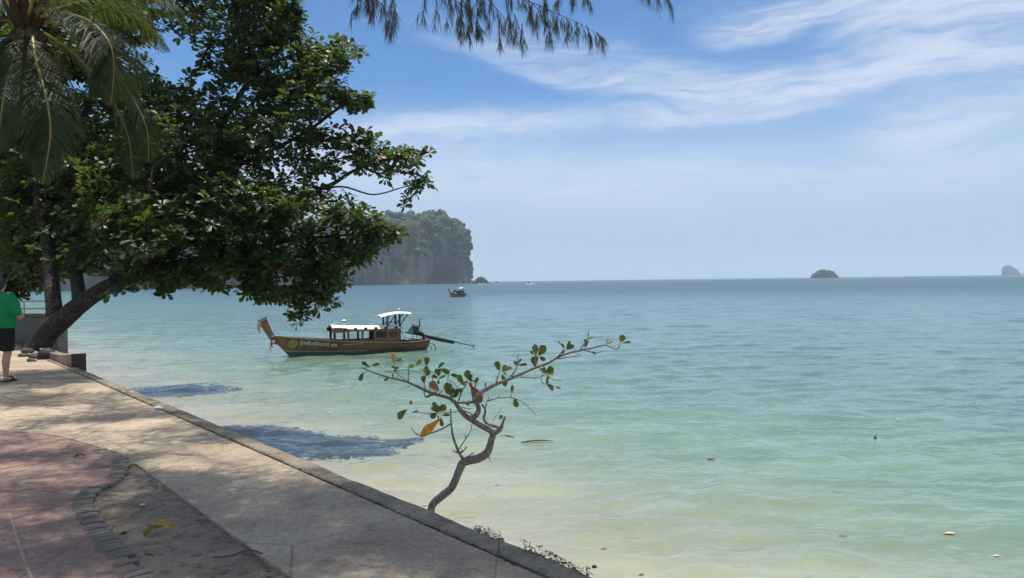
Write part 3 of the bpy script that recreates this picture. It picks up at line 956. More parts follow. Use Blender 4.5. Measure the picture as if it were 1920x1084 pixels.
    T = blob_points(B, .029, holes, thr=-.16, nscale=.9)
    build_tree(root, limbs, T, M['leaf'], dict(per=(6, 9), size=(.12, .275)), singles=300)
    return len(T)
NT_ALMOND = build_almond()

# ------------------------------------------------------------------ trees behind along the wall
def build_back_trees():
    def tree(loc, label, limbs_w, blobs, n, size=(.17, .27)):
        root = empty("almond_tree", loc, label, "tree", "almond trees farther along the wall")
        T = []
        for (cx, cy, cz, rx, ry, rz, k) in blobs:
            for _ in range(int(n*k)):
                q = rng.normal(0, 1, 3); q /= np.linalg.norm(q); q *= rng.random()**.45
                T.append((cx+q[0]*rx, cy+q[1]*ry, max(cz+q[2]*rz, .4)))
        build_tree(root, limbs_w, np.array(T), M['leaf_far'], dict(per=(5, 8), size=size))
    p = along(31.5, -.6)
    tree((p.x, p.y, 0), "almond tree behind the big leaning one, its crown reaching over the bay", [
        limb_w([(p.x, p.y, -.1), (p.x+.6, p.y+.1, 1.6), (p.x+1.8, p.y, 3.2), (p.x+3.8, p.y-.4, 4.6), (p.x+6, p.y-.6, 5.6)], .30, .05),
        limb_w([(p.x+.8, p.y+.1, 2.0), (p.x, p.y, 4.0), (p.x-1, p.y, 6.5)], .18, .05)],
        [(-12.7, 30.0, 4.6, 2.5, 1.9, 1.2, .9), (-16.5, 27.5, 6.2, 3.4, 2.6, 2.4, 1.2), (-19.0, 28.5, 5.0, 3.0, 2.5, 2.4, 1.2)], 650)
    p = along(26.5, -.45)
    tree((p.x, p.y, 0), "upright almond tree at the walk edge beyond the parapet and the big leaning trunk", [
        limb_w([(p.x, p.y, -.1), (p.x+.05, p.y, 1.5), (p.x-.1, p.y, 3.2), (p.x+.1, p.y, 5.6)], .19, .06),
        limb_w([(p.x, p.y, 1.9), (p.x-1.2, p.y-.5, 3.0), (p.x-2.4, p.y-1, 4.0)], .09, .03)],
        [(p.x+1.2, p.y, 3.4, 2.0, 1.6, 2.0, .9), (p.x+3.2, p.y+.3, 4.2, 1.9, 1.5, 1.5, .7), (p.x-1.6, p.y-.6, 4.2, 2.4, 2.0, 2.2, .8), (p.x+1.0, p.y+.5, 6.0, 2.6, 2.0, 1.6, .7), (p.x+.6, p.y+.2, 1.9, 1.3, 1.0, .9, .35)], 800)
    p = along(40, -4)
    tree((p.x, p.y, 0), "farthest almond tree on the walk, low dark foliage at the left edge", [
        limb_w([(p.x, p.y, -.1), (p.x+.3, p.y, 2), (p.x+.2, p.y, 5), (p.x+.6, p.y, 7.5)], .25, .06)],
        [(p.x, p.y, 6.0, 4.5, 3, 3.0, 1.0), (p.x+1.5, p.y-1, 3.0, 3.2, 2, 1.6, .6), (p.x-4, p.y, 3.6, 3.0, 2, 2.6, .8)], 700, (.2, .32))
    # low shrubs at the foot
    for i, (a, s, h, lab) in enumerate([(27.6, -.5, 1.7, "dark broad leaved shrub beside the concrete parapet"), (30.5, -1.2, 2.6, "tall dark shrub behind the person at the left edge")]):
        p = along(a, s)
        root = empty("shrub", (p.x, p.y, 0), lab, "shrub")
        T = []
        for _ in range(240):
            q = rng.normal(0, 1, 3); q /= np.linalg.norm(q); q *= rng.random()**.45
            T.append((p.x+q[0]*1.2, p.y+q[1]*.9, h*.55+q[2]*h*.5))
        T = np.array(T)
        lb = [limb_w([(p.x, p.y, -.08), (p.x+.1, p.y, h*.4), (p.x+.2, p.y+.1, h*.8)], .05, .02)]
        build_tree(root, lb, T, M['leaf_far'], dict(per=(5, 8), size=(.14, .24)))
build_back_trees()

# ------------------------------------------------------------------ coconut palm
def build_palm():
    c = P(52, 40, 14.0)
    base = Vector((-11.2, 12.2, 0))
    root = empty("coconut_palm", base, "coconut palm at the left edge with long drooping fronds in front of the almond crown", "palm tree")
    tb = MB()
    pts = spline([tuple(base+Vector((0, 0, -.1))), tuple(base+Vector((.25, .1, 1.6))), tuple(base.lerp(c, .55)+Vector((.0, -.1, -.1))), tuple(c.lerp(base, .12)), tuple(c+Vector((0, 0, -.15)))], 14)
    tb.tube(pts, [.20-.06*(i/(len(pts)-1)) + (.012 if i % 2 else 0) for i in range(len(pts))], 14)
    tb.build("trunk", M['palm_trunk'], root, smooth=True)
    fb = MB()
    for k in range(16):
        an = k*2.4; r = .10+.012*k
        d = Vector((math.cos(an), math.sin(an), 0))
        fb.tube([c+d*.05+Vector((0, 0, -.3)), c+d*r+Vector((0, 0, .05)), c+d*(r+.16)+Vector((0, 0, .42))], [.07, .10, .05], 7, .6)
    fb.build("leaf_sheath", M['palm_fibre'], root, smooth=True)
    for k in range(7):
        an = k*.9+.3; nb = MB()
        d = Vector((math.cos(an)*.20, math.sin(an)*.20-.05, -.28-.10*(k % 3)))
        nb.ball(c+d, (.10, .10, .13), 10, 7)
        nb.build("coconut", M['coconut'], root, smooth=True)
    def frond(pp, lmax, width=.0165, n=175, droop=.55, spread=1.0):
        w = [tuple(P(*p)) for p in pp]
        s = [Vector(q) for q in spline(w, 10)]; m = len(s)
        rb = MB()
        rb.tube(s, [.030*(1-i/(m-1))**.8+.004 for i in range(m)], 6, .7)
        fr = rb.build("frond", M['palm_rib'], root, smooth=True)
        vs = []; fs = []
        for i in range(n):
            u = .10+.90*(i+random.random()*.5)/n
            x = min(u*(m-1), m-1.001); k = int(x); p = s[k].lerp(s[k+1], x-k)
            tn = (s[min(k+2, m-1)]-s[max(k-1, 0)]).normalized()
            view = (p-CAM).normalized()
            nrm = Vector((0, 0, 1)) - tn*tn.z
            if nrm.length < .35: nrm = Vector((0, -.9, .3)) - tn*tn.dot(Vector((0, -.9, .3)))
            nrm.normalize()
            side = tn.cross(nrm).normalized()
            L = lmax*(math.sin(math.pi*min(1, .16+.84*u))**.55)*(1.0 if u < .8 else 1.0-(u-.8)*2.2)*random.uniform(.85, 1.1)
            for sg in (-1, 1):
                d0 = (side*sg*spread + tn*random.uniform(.55, .85) + Vector((0, 0, -.12)) + nrm*random.uniform(-.1, .22)).normalized()
                d1 = (d0*.6 + Vector((0, 0, -droop))).normalized()
                wv = d0.cross(nrm).normalized()
                wd = width*random.uniform(.8, 1.2)
                p0 = p; p1 = p+d0*L*.5; p2 = p1+(d0*.5+d1*.5).normalized()*L*.3; p3 = p2+d1*L*.22
                o = len(vs)
                vs += [p0-wv*wd*.3, p0+wv*wd*.3, p1-wv*wd*.5, p1+wv*wd*.5, p2-wv*wd*.38, p2+wv*wd*.38, p3-wv*.003, p3+wv*.003]
                fs += [(o, o+1, o+3, o+2), (o+2, o+3, o+5, o+4), (o+4, o+5, o+7, o+6)]
        np_object("leaflets", np.array([tuple(v) for v in vs]), np.array(fs), M['palm_leaflet'], root, kind='stuff')
        lf = COL.objects[-1] if False else [o for o in root.children if o.name.startswith("leaflets")][-1]
        lf.parent = fr
    frond([(58, 48, 14.0), (66, 105, 13.4), (86, 180, 13.0), (95, 250, 12.9), (80, 345, 13.0)], .85, spread=.8)
    frond([(62, 35, 14.0), (115, 24, 13.7), (168, 40, 13.4), (205, 80, 13.2), (214, 130, 13.2), (208, 195, 13.3)], .95)
    frond([(66, 36, 14.1), (150, 55, 14.2), (205, 110, 14.2), (250, 185, 14.2), (276, 245, 14.2), (279, 305, 14.2)], .68)
    frond([(62, 50, 14.2), (140, 100, 14.6), (205, 180, 14.8), (240, 255, 14.9), (250, 335, 15.0)], .65)
    frond([(64, 28, 14.1), (140, -12, 14.2), (225, -18, 14.3), (300, 2, 14.4), (345, 22, 14.5)], .80, droop=.8)
    frond([(64, 30, 14.2), (150, 5, 14.9), (220, 12, 15.3), (275, 45, 15.6), (318, 95, 15.8)], .80, droop=.8)
    frond([(50, 50, 14.0), (28, 105, 13.5), (8, 180, 13.2), (-8, 290, 13.2)], .75)
    frond([(46, 44, 14.0), (0, 38, 13.8), (-60, 70, 13.5), (-95, 160, 13.3)], .75)
    frond([(46, 36, 14.2), (-10, -10, 14.6), (-70, -20, 15.0), (-130, 40, 15.2)], .7)
    frond([(56, 26, 14.2), (60, -70, 14.6), (110, -150, 15.2), (190, -180, 16)], .7)
    frond([(50, 26, 14.0), (20, -80, 13.4), (-30, -150, 12.8), (-100, -170, 12.2)], .7)
    frond([(54, 28, 13.8), (80, -60, 12.8), (140, -110, 11.8), (220, -90, 11.0)], .7)
build_palm()

# ------------------------------------------------------------------ casuarina overhead
def build_casuarina():
    base = Vector((-3.4, -2.6, 0))
    root = empty("casuarina_tree", base, "feathery casuarina tree whose drooping branch hangs into the top of the view", "tree")
    trunk = limb_w([tuple(base+Vector((0, 0, -.1))), (-3.3, -2.4, 2.2), (-3.0, -1.6, 4.6), (-2.7, -.8, 7.0), (-2.6, .2, 9.4), (-2.6, 1.0, 11.4)], .30, .06)
    tb = MB(); rough_tube(tb, trunk, 14, .15); tb.build("trunk", M['bark_cas'], root, smooth=True)
    limbs = [trunk,
        limb_w([(-2.9, -1.2, 5.8), (-1.6, 1.2, 6.6), (-.6, 3.6, 6.4), (-.1, 5.4, 5.4), tuple(P(905, -70, 6.4)), tuple(P(960, -18, 6.3))], .12, .015),
        limb_w([(-2.8, -1.0, 6.4), (-3.4, 1.6, 7.6), (-3.8, 4.6, 8.4), (-4.4, 8.0, 8.9)], .12, .03),
        limb_w([(-2.7, -.4, 7.6), (-1.2, 2.2, 8.6), (-.2, 5.0, 9.0)], .10, .03),
        limb_w([(-3.0, -1.6, 5.0), (-5.2, .6, 6.6), (-6.6, 3.2, 7.6), (-7.4, 6.4, 8.4)], .11, .03),
        limb_w([(-2.6, .2, 9.4), (-3.6, 3.0, 10.4), (-5.0, 6.5, 10.8), (-6.6, 10.0, 10.6)], .09, .03)]
    for i, L in enumerate(limbs[1:]):
        lb = MB(); rough_tube(lb, L, 8, .1, i); lb.build("limb", M['bark_cas'], root, smooth=True)
    nv = []; nq = []
    def needle(p, d, L, w, store):
        d = Vector(d).normalized()
        d2 = (d*.75+Vector((0, 0, -.5))).normalized()
        s = d.cross(Vector((random.uniform(-1, 1), random.uniform(-1, 1), random.uniform(-1, 1)))).normalized()*w*.5
        a = Vector(p); b = a+d*L*.5; c = b+d2*L*.5
        v, f = store; o = len(v)
        v += [a-s, a+s, b-s, b+s, c-s*.35, c+s*.35]
        f += [(o, o+1, o+3, o+2), (o+2, o+3, o+5, o+4)]
    # the hanging sprays seen at the top of the view: twig + needles each
    def spray(pp, n, L=(.06, .12), sp=.34, w=.0022):
        s = [Vector(q) for q in spline([tuple(P(*p)) for p in pp], 6)]; m = len(s)
        tb = MB(); tb.tube(s, [.0045*(1-i/(m-1))+.0012 for i in range(m)], 5)
        st = ([], [])
        total = (s[-1]-s[0]).length
        k = max(3, int(total/.055))
        subs = []
        for i in range(k):
            u = (i+.6+random.uniform(-.4, .4))/k; x = min(max(u, .02)*(m-1), m-1.001); q = int(x); p = s[q].lerp(s[q+1], x-q)
            tn = (s[q+1]-s[q]).normalized()
            d = (tn*.6+Vector((random.gauss(.10, .55), random.gauss(0, .5), random.gauss(-.7, .25)))).normalized()
            l = random.uniform(.05, .15)
            e = p+d*l*.6+Vector((0, 0, -l*.4))
            tb.tube([p, p+d*l*.5, e], [.0016, .0012, .0008], 4); subs.append((p, p+d*l*.5, e))
        subs.append((s[-4], s[-2], s[-1]))
        o = tb.build("spray", M['bark_cas'], root, smooth=True)
        for a, b, c in subs:
            for i in range(max(12, int(n*1.35/len(subs)))):
                u = random.random()**.7
                p = a.lerp(b, u*2) if u < .5 else b.lerp(c, u*2-1)
                tn = (c-b).normalized() if (c-b).length > 1e-6 else Vector((0, 0, -1))
                d = tn*random.uniform(.7, 1.1)+Vector((random.gauss(0, sp), random.gauss(0, sp), random.gauss(-.35, .2)))
                needle(p, d, random.uniform(*L), w*random.uniform(.8, 1.25), st)
        nn = np_object("needles", np.array([tuple(v) for v in st[0]]), np.array(st[1]), M['needle'], root, kind='stuff')
        nn.parent = o
    D = 6.4
    main = [(930, -25, D), (965, -5, D), (1005, 8, D-.1), (1045, 26, D-.15), (1090, 46, D-.2), (1126, 68, D-.2)]
    spray(main, 420, (.06, .12), .30)
    spray([(815, -30, 6.3), (850, -2, 6.3), (884, 26, 6.3), (905, 58, 6.3)], 240, (.06, .12), .34)
    spray([(880, -30, 6.5), (915, 0, 6.5), (945, 34, 6.5), (962, 70, 6.5)], 220, (.06, .12), .34)
    spray([(660, -34, 6.1), (690, -14, 6.1), (720, 14, 6.1), (735, 52, 6.1)], 240, (.06, .12), .34)
    spray([(975, -12, 6.2), (1005, 14, 6.2), (1025, 42, 6.2)], 150, (.05, .11), .34)
    for (x0, y0, x1, y1, n, d) in [(672, -30, 668, 22, 170, 6.0), (690, -30, 690, 16, 190, 6.1), (705, -25, 700, 20, 130, 6.0), (735, -30, 738, 30, 170, 6.2), (742, 10, 733, 62, 110, 6.2), (722, -15, 715, 18, 60, 6.3),
                                (800, -30, 792, 36, 120, 6.3), (822, -30, 815, 34, 110, 6.4), (845, -25, 836, 46, 110, 6.4), (870, -10, 858, 52, 230, 6.3), (880, -5, 876, 62, 260, 6.4), (893, 0, 898, 62, 200, 6.3), (868, 20, 862, 60, 120, 6.5),
                                (920, -10, 916, 48, 100, 6.5), (905, -20, 908, 22, 120, 6.5), (948, 2, 958, 44, 110, 6.4), (935, 40, 938, 78, 90, 6.4), (965, 28, 968, 62, 90, 6.3), (978, 46, 984, 78, 100, 6.3), (990, 0, 998, 34, 110, 6.3),
                                (1012, 12, 1006, 40, 80, 6.3), (1025, 18, 1030, 60, 90, 6.2), (1030, 60, 1030, 76, 40, 6.2), (1048, 26, 1042, 46, 70, 6.2), (1062, 34, 1066, 62, 70, 6.2), (1082, 42, 1080, 58, 50, 6.2), (1100, 50, 1104, 62, 60, 6.1),
                                (1120, 62, 1128, 70, 50, 6.1), (1075, -30, 1072, -4, 130, 6.6), (1095, -32, 1102, 2, 120, 6.6), (1050, -28, 1046, 2, 130, 6.5), (1020, -28, 1022, 6, 130, 6.4), (1200, -30, 1212, -6, 90, 6.7), (1245, -25, 1256, 8, 110, 6.7), (1225, -30, 1232, -4, 60, 6.7)]:
        spray([(x0, y0-(22 if y0 < 0 else 1), d), (x0+(x1-x0)*.15, y0+2, d), ((x0+x1)/2, (y0+y1)/2, d-.02), (x1, y1, d-.03)], n)
    # unseen crown over the walk: needle clumps placed to cast shade, sparing sun flecks
    clumps = []
    flecks = [(640, 985, 75, 15), (690, 1048, 45, 11), (590, 972, 50, 10), (520, 905, 90, 8), (560, 852, 160, 24), (60, 880, 90, 10), (120, 906, 80, 7), (40, 842, 60, 8), (180, 960, 70, 9), (235, 932, 40, 7), (100, 1012, 90, 11), (60, 970, 60, 8),
              (230, 985, 40, 8), (285, 905, 60, 7), (340, 880, 120, 9), (200, 800, 100, 7), (120, 770, 80, 6), (310, 790, 90, 6), (250, 722, 110, 12), (200, 1066, 70, 9), (470, 960, 50, 7), (380, 1010, 40, 8), (800, 1070, 50, 8)]
    def lit(w):
        g = Vector(w)-sdir*(w[2]/sdir.z)
        x, y, d = project([tuple(g)])
        return d[0] > .5 and any(((x[0]-a)/b)**2+((y[0]-c)/e)**2 < 1 for a, c, b, e in flecks)
    def shade(px, py, rx, ry, n, hmin=6.6, hmax=9.8, r0=.09, r1=.24):
        for _ in range(n):
            q = rng.normal(0, .55, 2)
            x = px+q[0]*rx; y = py+q[1]*ry
            if y < 600: continue
            g = G(x, y)
            for _try in range(6):
                h = random.uniform(hmin, hmax)
                w = g + sdir*(h/sdir.z)
                ax, ay, dd = project([tuple(w)])
                if lit(w): break
                if dd[0] < .5 or ay[0] < -60 or ax[0] < -60: clumps.append((tuple(w), random.uniform(r0, r1))); break
    shade(760, 1000, 300, 80, 190); shade(480, 1010, 220, 70, 120); shade(620, 960, 200, 50, 70); shade(1000, 1060, 120, 60, 50)
    shade(440, 780, 200, 34, 150); shade(330, 735, 160, 20, 60); shade(520, 905, 160, 26, 60); shade(330, 940, 120, 34, 50)
    shade(110, 850, 200, 30, 34); shade(90, 930, 220, 40, 36); shade(60, 1040, 260, 50, 80); shade(200, 790, 200, 22, 60); shade(250, 880, 60, 30, 24)
    shade(100, 750, 140, 20, 30)
    for a in ((250, 765, 220, 24, 90), (420, 825, 170, 16, 50), (150, 900, 200, 40, 80), (90, 985, 180, 50, 90), (400, 1000, 220, 60, 110), (60, 860, 150, 30, 60), (330, 900, 120, 30, 60), (160, 720, 130, 14, 60), (500, 860, 180, 16, 34), (700, 930, 200, 40, 60), (300, 970, 120, 40, 60), (180, 1050, 160, 30, 60)):
        shade(*a, r0=.06, r1=.15)
    for _ in range(90):
        L = limbs[random.choice((2, 3, 4, 5))]; p, r = L[random.randrange(len(L)//3, len(L))]
        w = Vector(p)+Vector((random.gauss(0, .8), random.gauss(0, .8), random.gauss(.2, .6)))
        ax, ay, dd = project([tuple(w)])
        if (dd[0] < .5 or ay[0] < -80) and not lit(w): clumps.append((tuple(w), random.uniform(.15, .3)))
    C = np.array([c for c, r in clumps])
    chains, _ = grow(limbs[2:], C, .6, .35)
    tw = MB()
    for pts, rr in chains: tw.tube(pts, [min(r, .011) for r in rr], 4, cap=False)
    tw.build("twigs", M['bark_cas'], root, kind='stuff')
    n = 0; V = []; Q = []
    for c, r in clumps:
        m = int(70*(r/.2)**2)
        q = rng.normal(0, 1, (m, 3)); q /= np.linalg.norm(q, axis=1)[:, None]; q *= (rng.random(m)**.5)[:, None]*r*np.array((1.25, 1.25, .8))
        p = np.array(c)+q
        d = q/np.linalg.norm(q, axis=1)[:, None]+rng.normal(0, .5, (m, 3)); d[:, 2] -= .5; d /= np.linalg.norm(d, axis=1)[:, None]
        s = np.cross(d, rng.normal(0, 1, (m, 3))); s /= np.linalg.norm(s, axis=1)[:, None]; s *= .0055
        L = (.10+.14*rng.random(m))[:, None]
        e = p+d*L
        V.append(np.stack([p-s, p+s, e+s*.5, e-s*.5], 1).reshape(-1, 3)); Q.append(np.arange(m*4).reshape(m, 4)+n); n += m*4
    np_object("crown", np.concatenate(V), np.concatenate(Q), M['needle'], root, kind='stuff')
build_casuarina()

# ------------------------------------------------------------------ young tree growing out of the sea wall
def build_young_tree():
    K = .3597
    D0 = 5.75
    def cp(x, y, d=0.0): return P(650+K*x, 600+K*y, D0+d)
    b = cp(440, 1100)
    root = empty("young_almond_tree", (b.x, b.y, -.5), "small crooked almond sapling with few leaves growing out of the sea wall", "tree")
    foot = along(0, .0)
    def br(name, pts, r0, r1, sub=5, jit=.10, stubs=0):
        s = spline([tuple(cp(*p)) for p in pts], sub); n = len(s)
        mb = MB(); rough_tube(mb, [(s[i], (1.12+.25*max(0, .25-i/(n-1)))*(r0+(r1-r0)*i/(n-1))) for i in range(n)], 12 if r0 > .012 else 6, jit*(3.2 if r0 > .02 else 2), len(pts))
        mb.build(name, M['bark_young'], root, smooth=True)
    br("trunk", [(470, 1260, -.12), (448, 1130, 0), (440, 1030, 0), (447, 965, 0), (500, 915, 0), (548, 872, 0), (585, 790, 0), (612, 742, 0), (688, 722, 0), (735, 688, 0), (755, 625, 0), (768, 585, 0)], .029, .024)
    L = [([(765, 595, 0), (745, 575, 0), (690, 545, .02), (620, 500, .04), (585, 460, .05), (560, 425, .06), (520, 402, .08), (440, 380, .10), (320, 325, .14), (230, 302, .16), (150, 278, .18), (75, 248, .2)], .024, .004),
         ([(645, 515, .03), (672, 500, .01), (688, 470, -.02), (680, 438, -.03), (663, 418, -.03), (690, 385, -.05), (780, 335, -.09), (870, 300, -.12), (970, 255, -.15), (1050, 225, -.18), (1110, 190, -.2), (1180, 166, -.22), (1240, 155, -.24), (1350, 130, -.26)], .017, .004),
         ([(1350, 130, -.26), (1408, 152, -.27), (1426, 118, -.27)], .004, .003),
         ([(668, 428, -.03), (600, 432, .0), (545, 425, .03)], .009, .006),
         ([(765, 592, 0), (800, 572, -.02), (812, 540, -.03), (826, 503, -.03)], .021, .006),
         ([(795, 562, -.02), (740, 545, -.05), (716, 520, -.06), (722, 470, -.07), (704, 440, -.08)], .011, .007),
         ([(722, 470, -.07), (728, 435, -.07), (742, 405, -.07)], .005, .002),
         ([(735, 422, -.07), (790, 408, -.09), (850, 402, -.1), (862, 382, -.1)], .004, .0025),
         ([(850, 402, -.1), (915, 425, -.12), (955, 462, -.14), (992, 502, -.15)], .003, .0015),
         ([(608, 728, 0), (582, 682, -.03), (555, 610, -.05), (545, 540, -.06), (542, 462, -.07)], .011, .004),
         ([(546, 540, -.06), (470, 580, -.1), (385, 602, -.12), (355, 588, -.13), (338, 562, -.13)], .006, .0025),
         ([(582, 678, -.03), (620, 620, 0), (645, 580, .02), (655, 540, .03)], .004, .002),
         ([(650, 572, .02), (690, 572, .03)], .002, .001),
         ([(592, 692, 0), (572, 690, -.03), (550, 686, -.05)], .008, .002), ([(598, 690, 0), (615, 676, .03), (626, 660, .04)], .007, .002), ([(615, 722, 0), (640, 706, -.03), (662, 690, -.05)], .006, .002),
         ([(725, 700, 0), (745, 722, -.03)], .007, .002),
         ([(320, 325, .14), (322, 280, .13), (325, 238, .13)], .005, .002), ([(325, 325, .14), (255, 270, .15), (248, 210, .15)], .004, .002), ([(300, 318, .15), (240, 300, .2), (160, 298, .22)], .003, .002),
         ([(250, 268, .15), (330, 262, .12), (420, 290, .1)], .0025, .0015), ([(120, 262, .18), (90, 275, .17)], .003, .002), ([(90, 255, .19), (112, 240, .19)], .003, .002),
         ([(412, 372, .1), (404, 330, .08), (412, 285, .07), (416, 235, .06)], .004, .002), ([(455, 388, .1), (412, 402, .08), (403, 370, .07)], .006, .003), ([(475, 372, .09), (410, 400, .08)], .004, .003),
         ([(430, 372, .1), (452, 300, .1), (472, 258, .1)], .003, .0018), ([(480, 385, .08), (512, 350, .06), (540, 255, .05)], .003, .0015), ([(440, 275, .1), (530, 262, .1), (590, 245, .1)], .0018, .001),
         ([(540, 408, .07), (562, 372, .05), (530, 308, .04)], .0035, .0018), ([(585, 420, .04), (600, 370, .02), (632, 325, .01)], .006, .0025), ([(660, 420, -.02), (668, 360, -.01), (678, 300, 0)], .007, .003), ([(600, 392, .02), (560, 330, .04), (535, 318, .05)], .003, .0015),
         ([(778, 336, -.09), (785, 305, -.1), (798, 270, -.1)], .005, .003), ([(850, 305, -.11), (885, 250, -.13), (890, 188, -.13)], .006, .002), ([(985, 248, -.15), (985, 190, -.16), (980, 130, -.16)], .005, .003),
         ([(905, 298, -.12), (960, 302, -.1), (1010, 298, -.09), (1030, 284, -.08)], .004, .002), ([(1010, 298, -.09), (1025, 332, -.1), (1035, 335, -.1)], .003, .002), ([(1040, 285, -.1), (1080, 312, -.12), (1125, 318, -.12)], .003, .0015),
         ([(1100, 195, -.2), (1120, 170, -.21), (1135, 152, -.21)], .006, .003), ([(1215, 160, -.23), (1240, 122, -.24), (1258, 90, -.24), (1262, 48, -.24)], .005, .002), ([(1240, 160, -.24), (1300, 172, -.26), (1342, 160, -.27)], .004, .002), ([(1100, 203, -.2), (1160, 194, -.18), (1225, 184, -.17)], .004, .002),
         ([(370, 482, -.03), (450, 487, -.02), (585, 478, .03)], .002, .0025), ([(340, 485, -.04), (372, 480, -.03)], .002, .002), ([(600, 470, .04), (650, 490, .02), (665, 512, .02)], .004, .003), ([(596, 452, .05), (630, 462, .05), (660, 460, .05)], .003, .0015), ([(760, 528, -.03), (800, 470, 0), (806, 450, .02)], .0018, .001)]
    for pts, r0, r1 in L: br("branch", pts, r0, r1, 4, .15)
    tw = MB()
    for pts, r0, r1 in L:
        if r0 < .004: continue
        for _ in range(2 + len(pts)//2):
            k = random.randrange(len(pts)-1); u = random.random(); a, b = pts[k], pts[k+1]
            p = [a[i]+(b[i]-a[i])*u for i in range(3)]
            an = math.atan2(b[1]-a[1], b[0]-a[0])+random.choice((-1, 1))*random.uniform(.5, 1.2); l = random.uniform(8, 26)
            q = (p[0]+math.cos(an)*l*.6, p[1]+math.sin(an)*l*.6, p[2]+random.gauss(0, .02)); e = (q[0]+math.cos(an-.5)*l*.5, q[1]+math.sin(an-.5)*l*.5-3, q[2])
            tw.tube([cp(*p), cp(*q), cp(*e)], [.0024, .0018, .001], 5)
    tw.build("twigs", M['bark_young'], root, smooth=True, kind='stuff')
    # leaves: base -> tip in the same units, with a kind and a width
    def leaf(b, tp, mat, wid=.36, d=0.0, cup=.25):
        p0 = cp(b[0], b[1], d); p1 = cp(tp[0], tp[1], d+random.uniform(-.03, .03))
        y = p1-p0; Ln = y.length
        toward = (CAM-p0).normalized()+Vector((random.gauss(0, .4), random.gauss(0, .4), random.gauss(.55, .45)))
        y.normalize(); z = (toward-y*toward.dot(y)).normalized(); x = y.cross(z)
        ys = [0, .06, .14, .26, .40, .55, .68, .80, .90, .97, 1.0]
        ws = [.02, .03, .16, .42, .70, .90, 1.0, .95, .72, .36, .04]
        mb = MB(); vs = []; bend = random.uniform(.02, .22); wav = random.random()*6
        for i, (a, w) in enumerate(zip(ys, ws)):
            hw = w*wid*.45
            for q in (-1, -.5, 0, .5, 1):
                zz = abs(q)*hw*cup - bend*a*a + .02*math.sin(a*14+wav+q)*abs(q)
                vs.append(p0 + (x*(q*hw) + y*a + z*zz)*Ln)
        fs = []
        for i in range(len(ys)-1):
            for k in range(4):
                q = i*5+k; fs.append((q, q+1, q+6, q+5))
        mb.add(vs, fs)
        mb.tube([p0, p0+(y*.5-z*bend*.25)*Ln, p0+(y*.95-z*bend*.9)*Ln], [Ln*.014, Ln*.010, Ln*.004], 4)
        o = mb.build("leaf", M[mat], root, smooth=True)
        if mat == 'leaf_orange': o['label'] = "orange dying leaf"
        if mat == 'leaf_brown': o['label'] = "reddish brown withered leaf"
        if mat == 'leaf_yg': o['label'] = "bright yellow green leaf"
    O = 'leaf_olive'
    for a in [((120, 246), (78, 218), O, .42), ((125, 242), (168, 226), O, .4), ((88, 268), (68, 318), O, .5), ((245, 270), (238, 300), O, .4), ((225, 305), (190, 314), O, .5), ((246, 226), (240, 176), 'leaf_orange', .5), ((252, 216), (288, 204), O, .4),
              ((362, 240), (322, 242), 'leaf_yg', .65), ((358, 240), (388, 208), 'leaf_yg', .6), ((378, 252), (394, 262), 'leaf_pale', .6), ((413, 246), (420, 192), O, .62), ((412, 292), (416, 240), O, .55), ((405, 335), (398, 290), O, .7),
              ((472, 258), (506, 222), O, .7), ((480, 252), (538, 276), O, .5), ((474, 312), (512, 286), O, .35), ((488, 375), (432, 322), 'leaf_brown', .6), ((545, 402), (518, 328), O, .62), ((552, 405), (582, 368), O, .5), ((540, 400), (560, 355), O, .4),
              ((600, 300), (545, 284), O, .35), ((612, 340), (582, 296), O, .6), ((648, 326), (622, 262), O, .65), ((655, 330), (640, 290), O, .4), ((640, 332), (702, 430), 'leaf_brown', .58), ((600, 420), (640, 446), O, .25),
              ((800, 268), (778, 214), O, .6), ((804, 268), (864, 250), O, .5), ((806, 266), (832, 232), O, .5), ((806, 276), (832, 346), O, .55), ((888, 238), (942, 230), O, .32), ((888, 232), (912, 202), O, .45),
              ((988, 192), (980, 128), O, .55), ((996, 192), (1034, 134), O, .66), ((1000, 188), (1034, 210), O, .6), ((982, 250), (976, 190), O, .75), ((996, 248), (1044, 278), O, .5), ((1030, 280), (1078, 248), O, .7),
              ((1036, 330), (1082, 362), O, .62), ((1082, 350), (1118, 358), O, .8), ((1136, 154), (1108, 106), O, .6), ((1140, 156), (1184, 132), O, .6), ((1144, 150), (1164, 110), O, .4), ((1256, 108), (1290, 80), O, .5), ((1240, 152), (1254, 104), O, .45), ((1268, 164), (1300, 178), O, .5),
              ((1352, 128), (1390, 108), O, .35), ((1352, 126), (1370, 98), O, .35), ((1426, 120), (1442, 80), O, .85), ((1430, 122), (1484, 114), O, .32), ((860, 388), (864, 340), O, .45), ((874, 398), (886, 458), O, .55), ((794, 522), (812, 496), O, .75), ((800, 602), (874, 606), O, .3),
              ((476, 472), (450, 428), O, .5), ((476, 480), (516, 446), O, .8), ((474, 484), (438, 508), O, .85), ((488, 498), (538, 494), O, .5), ((490, 506), (498, 556), O, .5), ((478, 488), (480, 520), O, .6), ((498, 508), (386, 608), 'leaf_orange', .42), ((318, 462), (262, 514), O, .55), ((340, 484), (372, 474), O, .5), ((340, 444), (332, 422), 'leaf_brown', .8), ((722, 360), (726, 326), O, .3), ((700, 440), (706, 404), O, .25)]:
        leaf(*a)
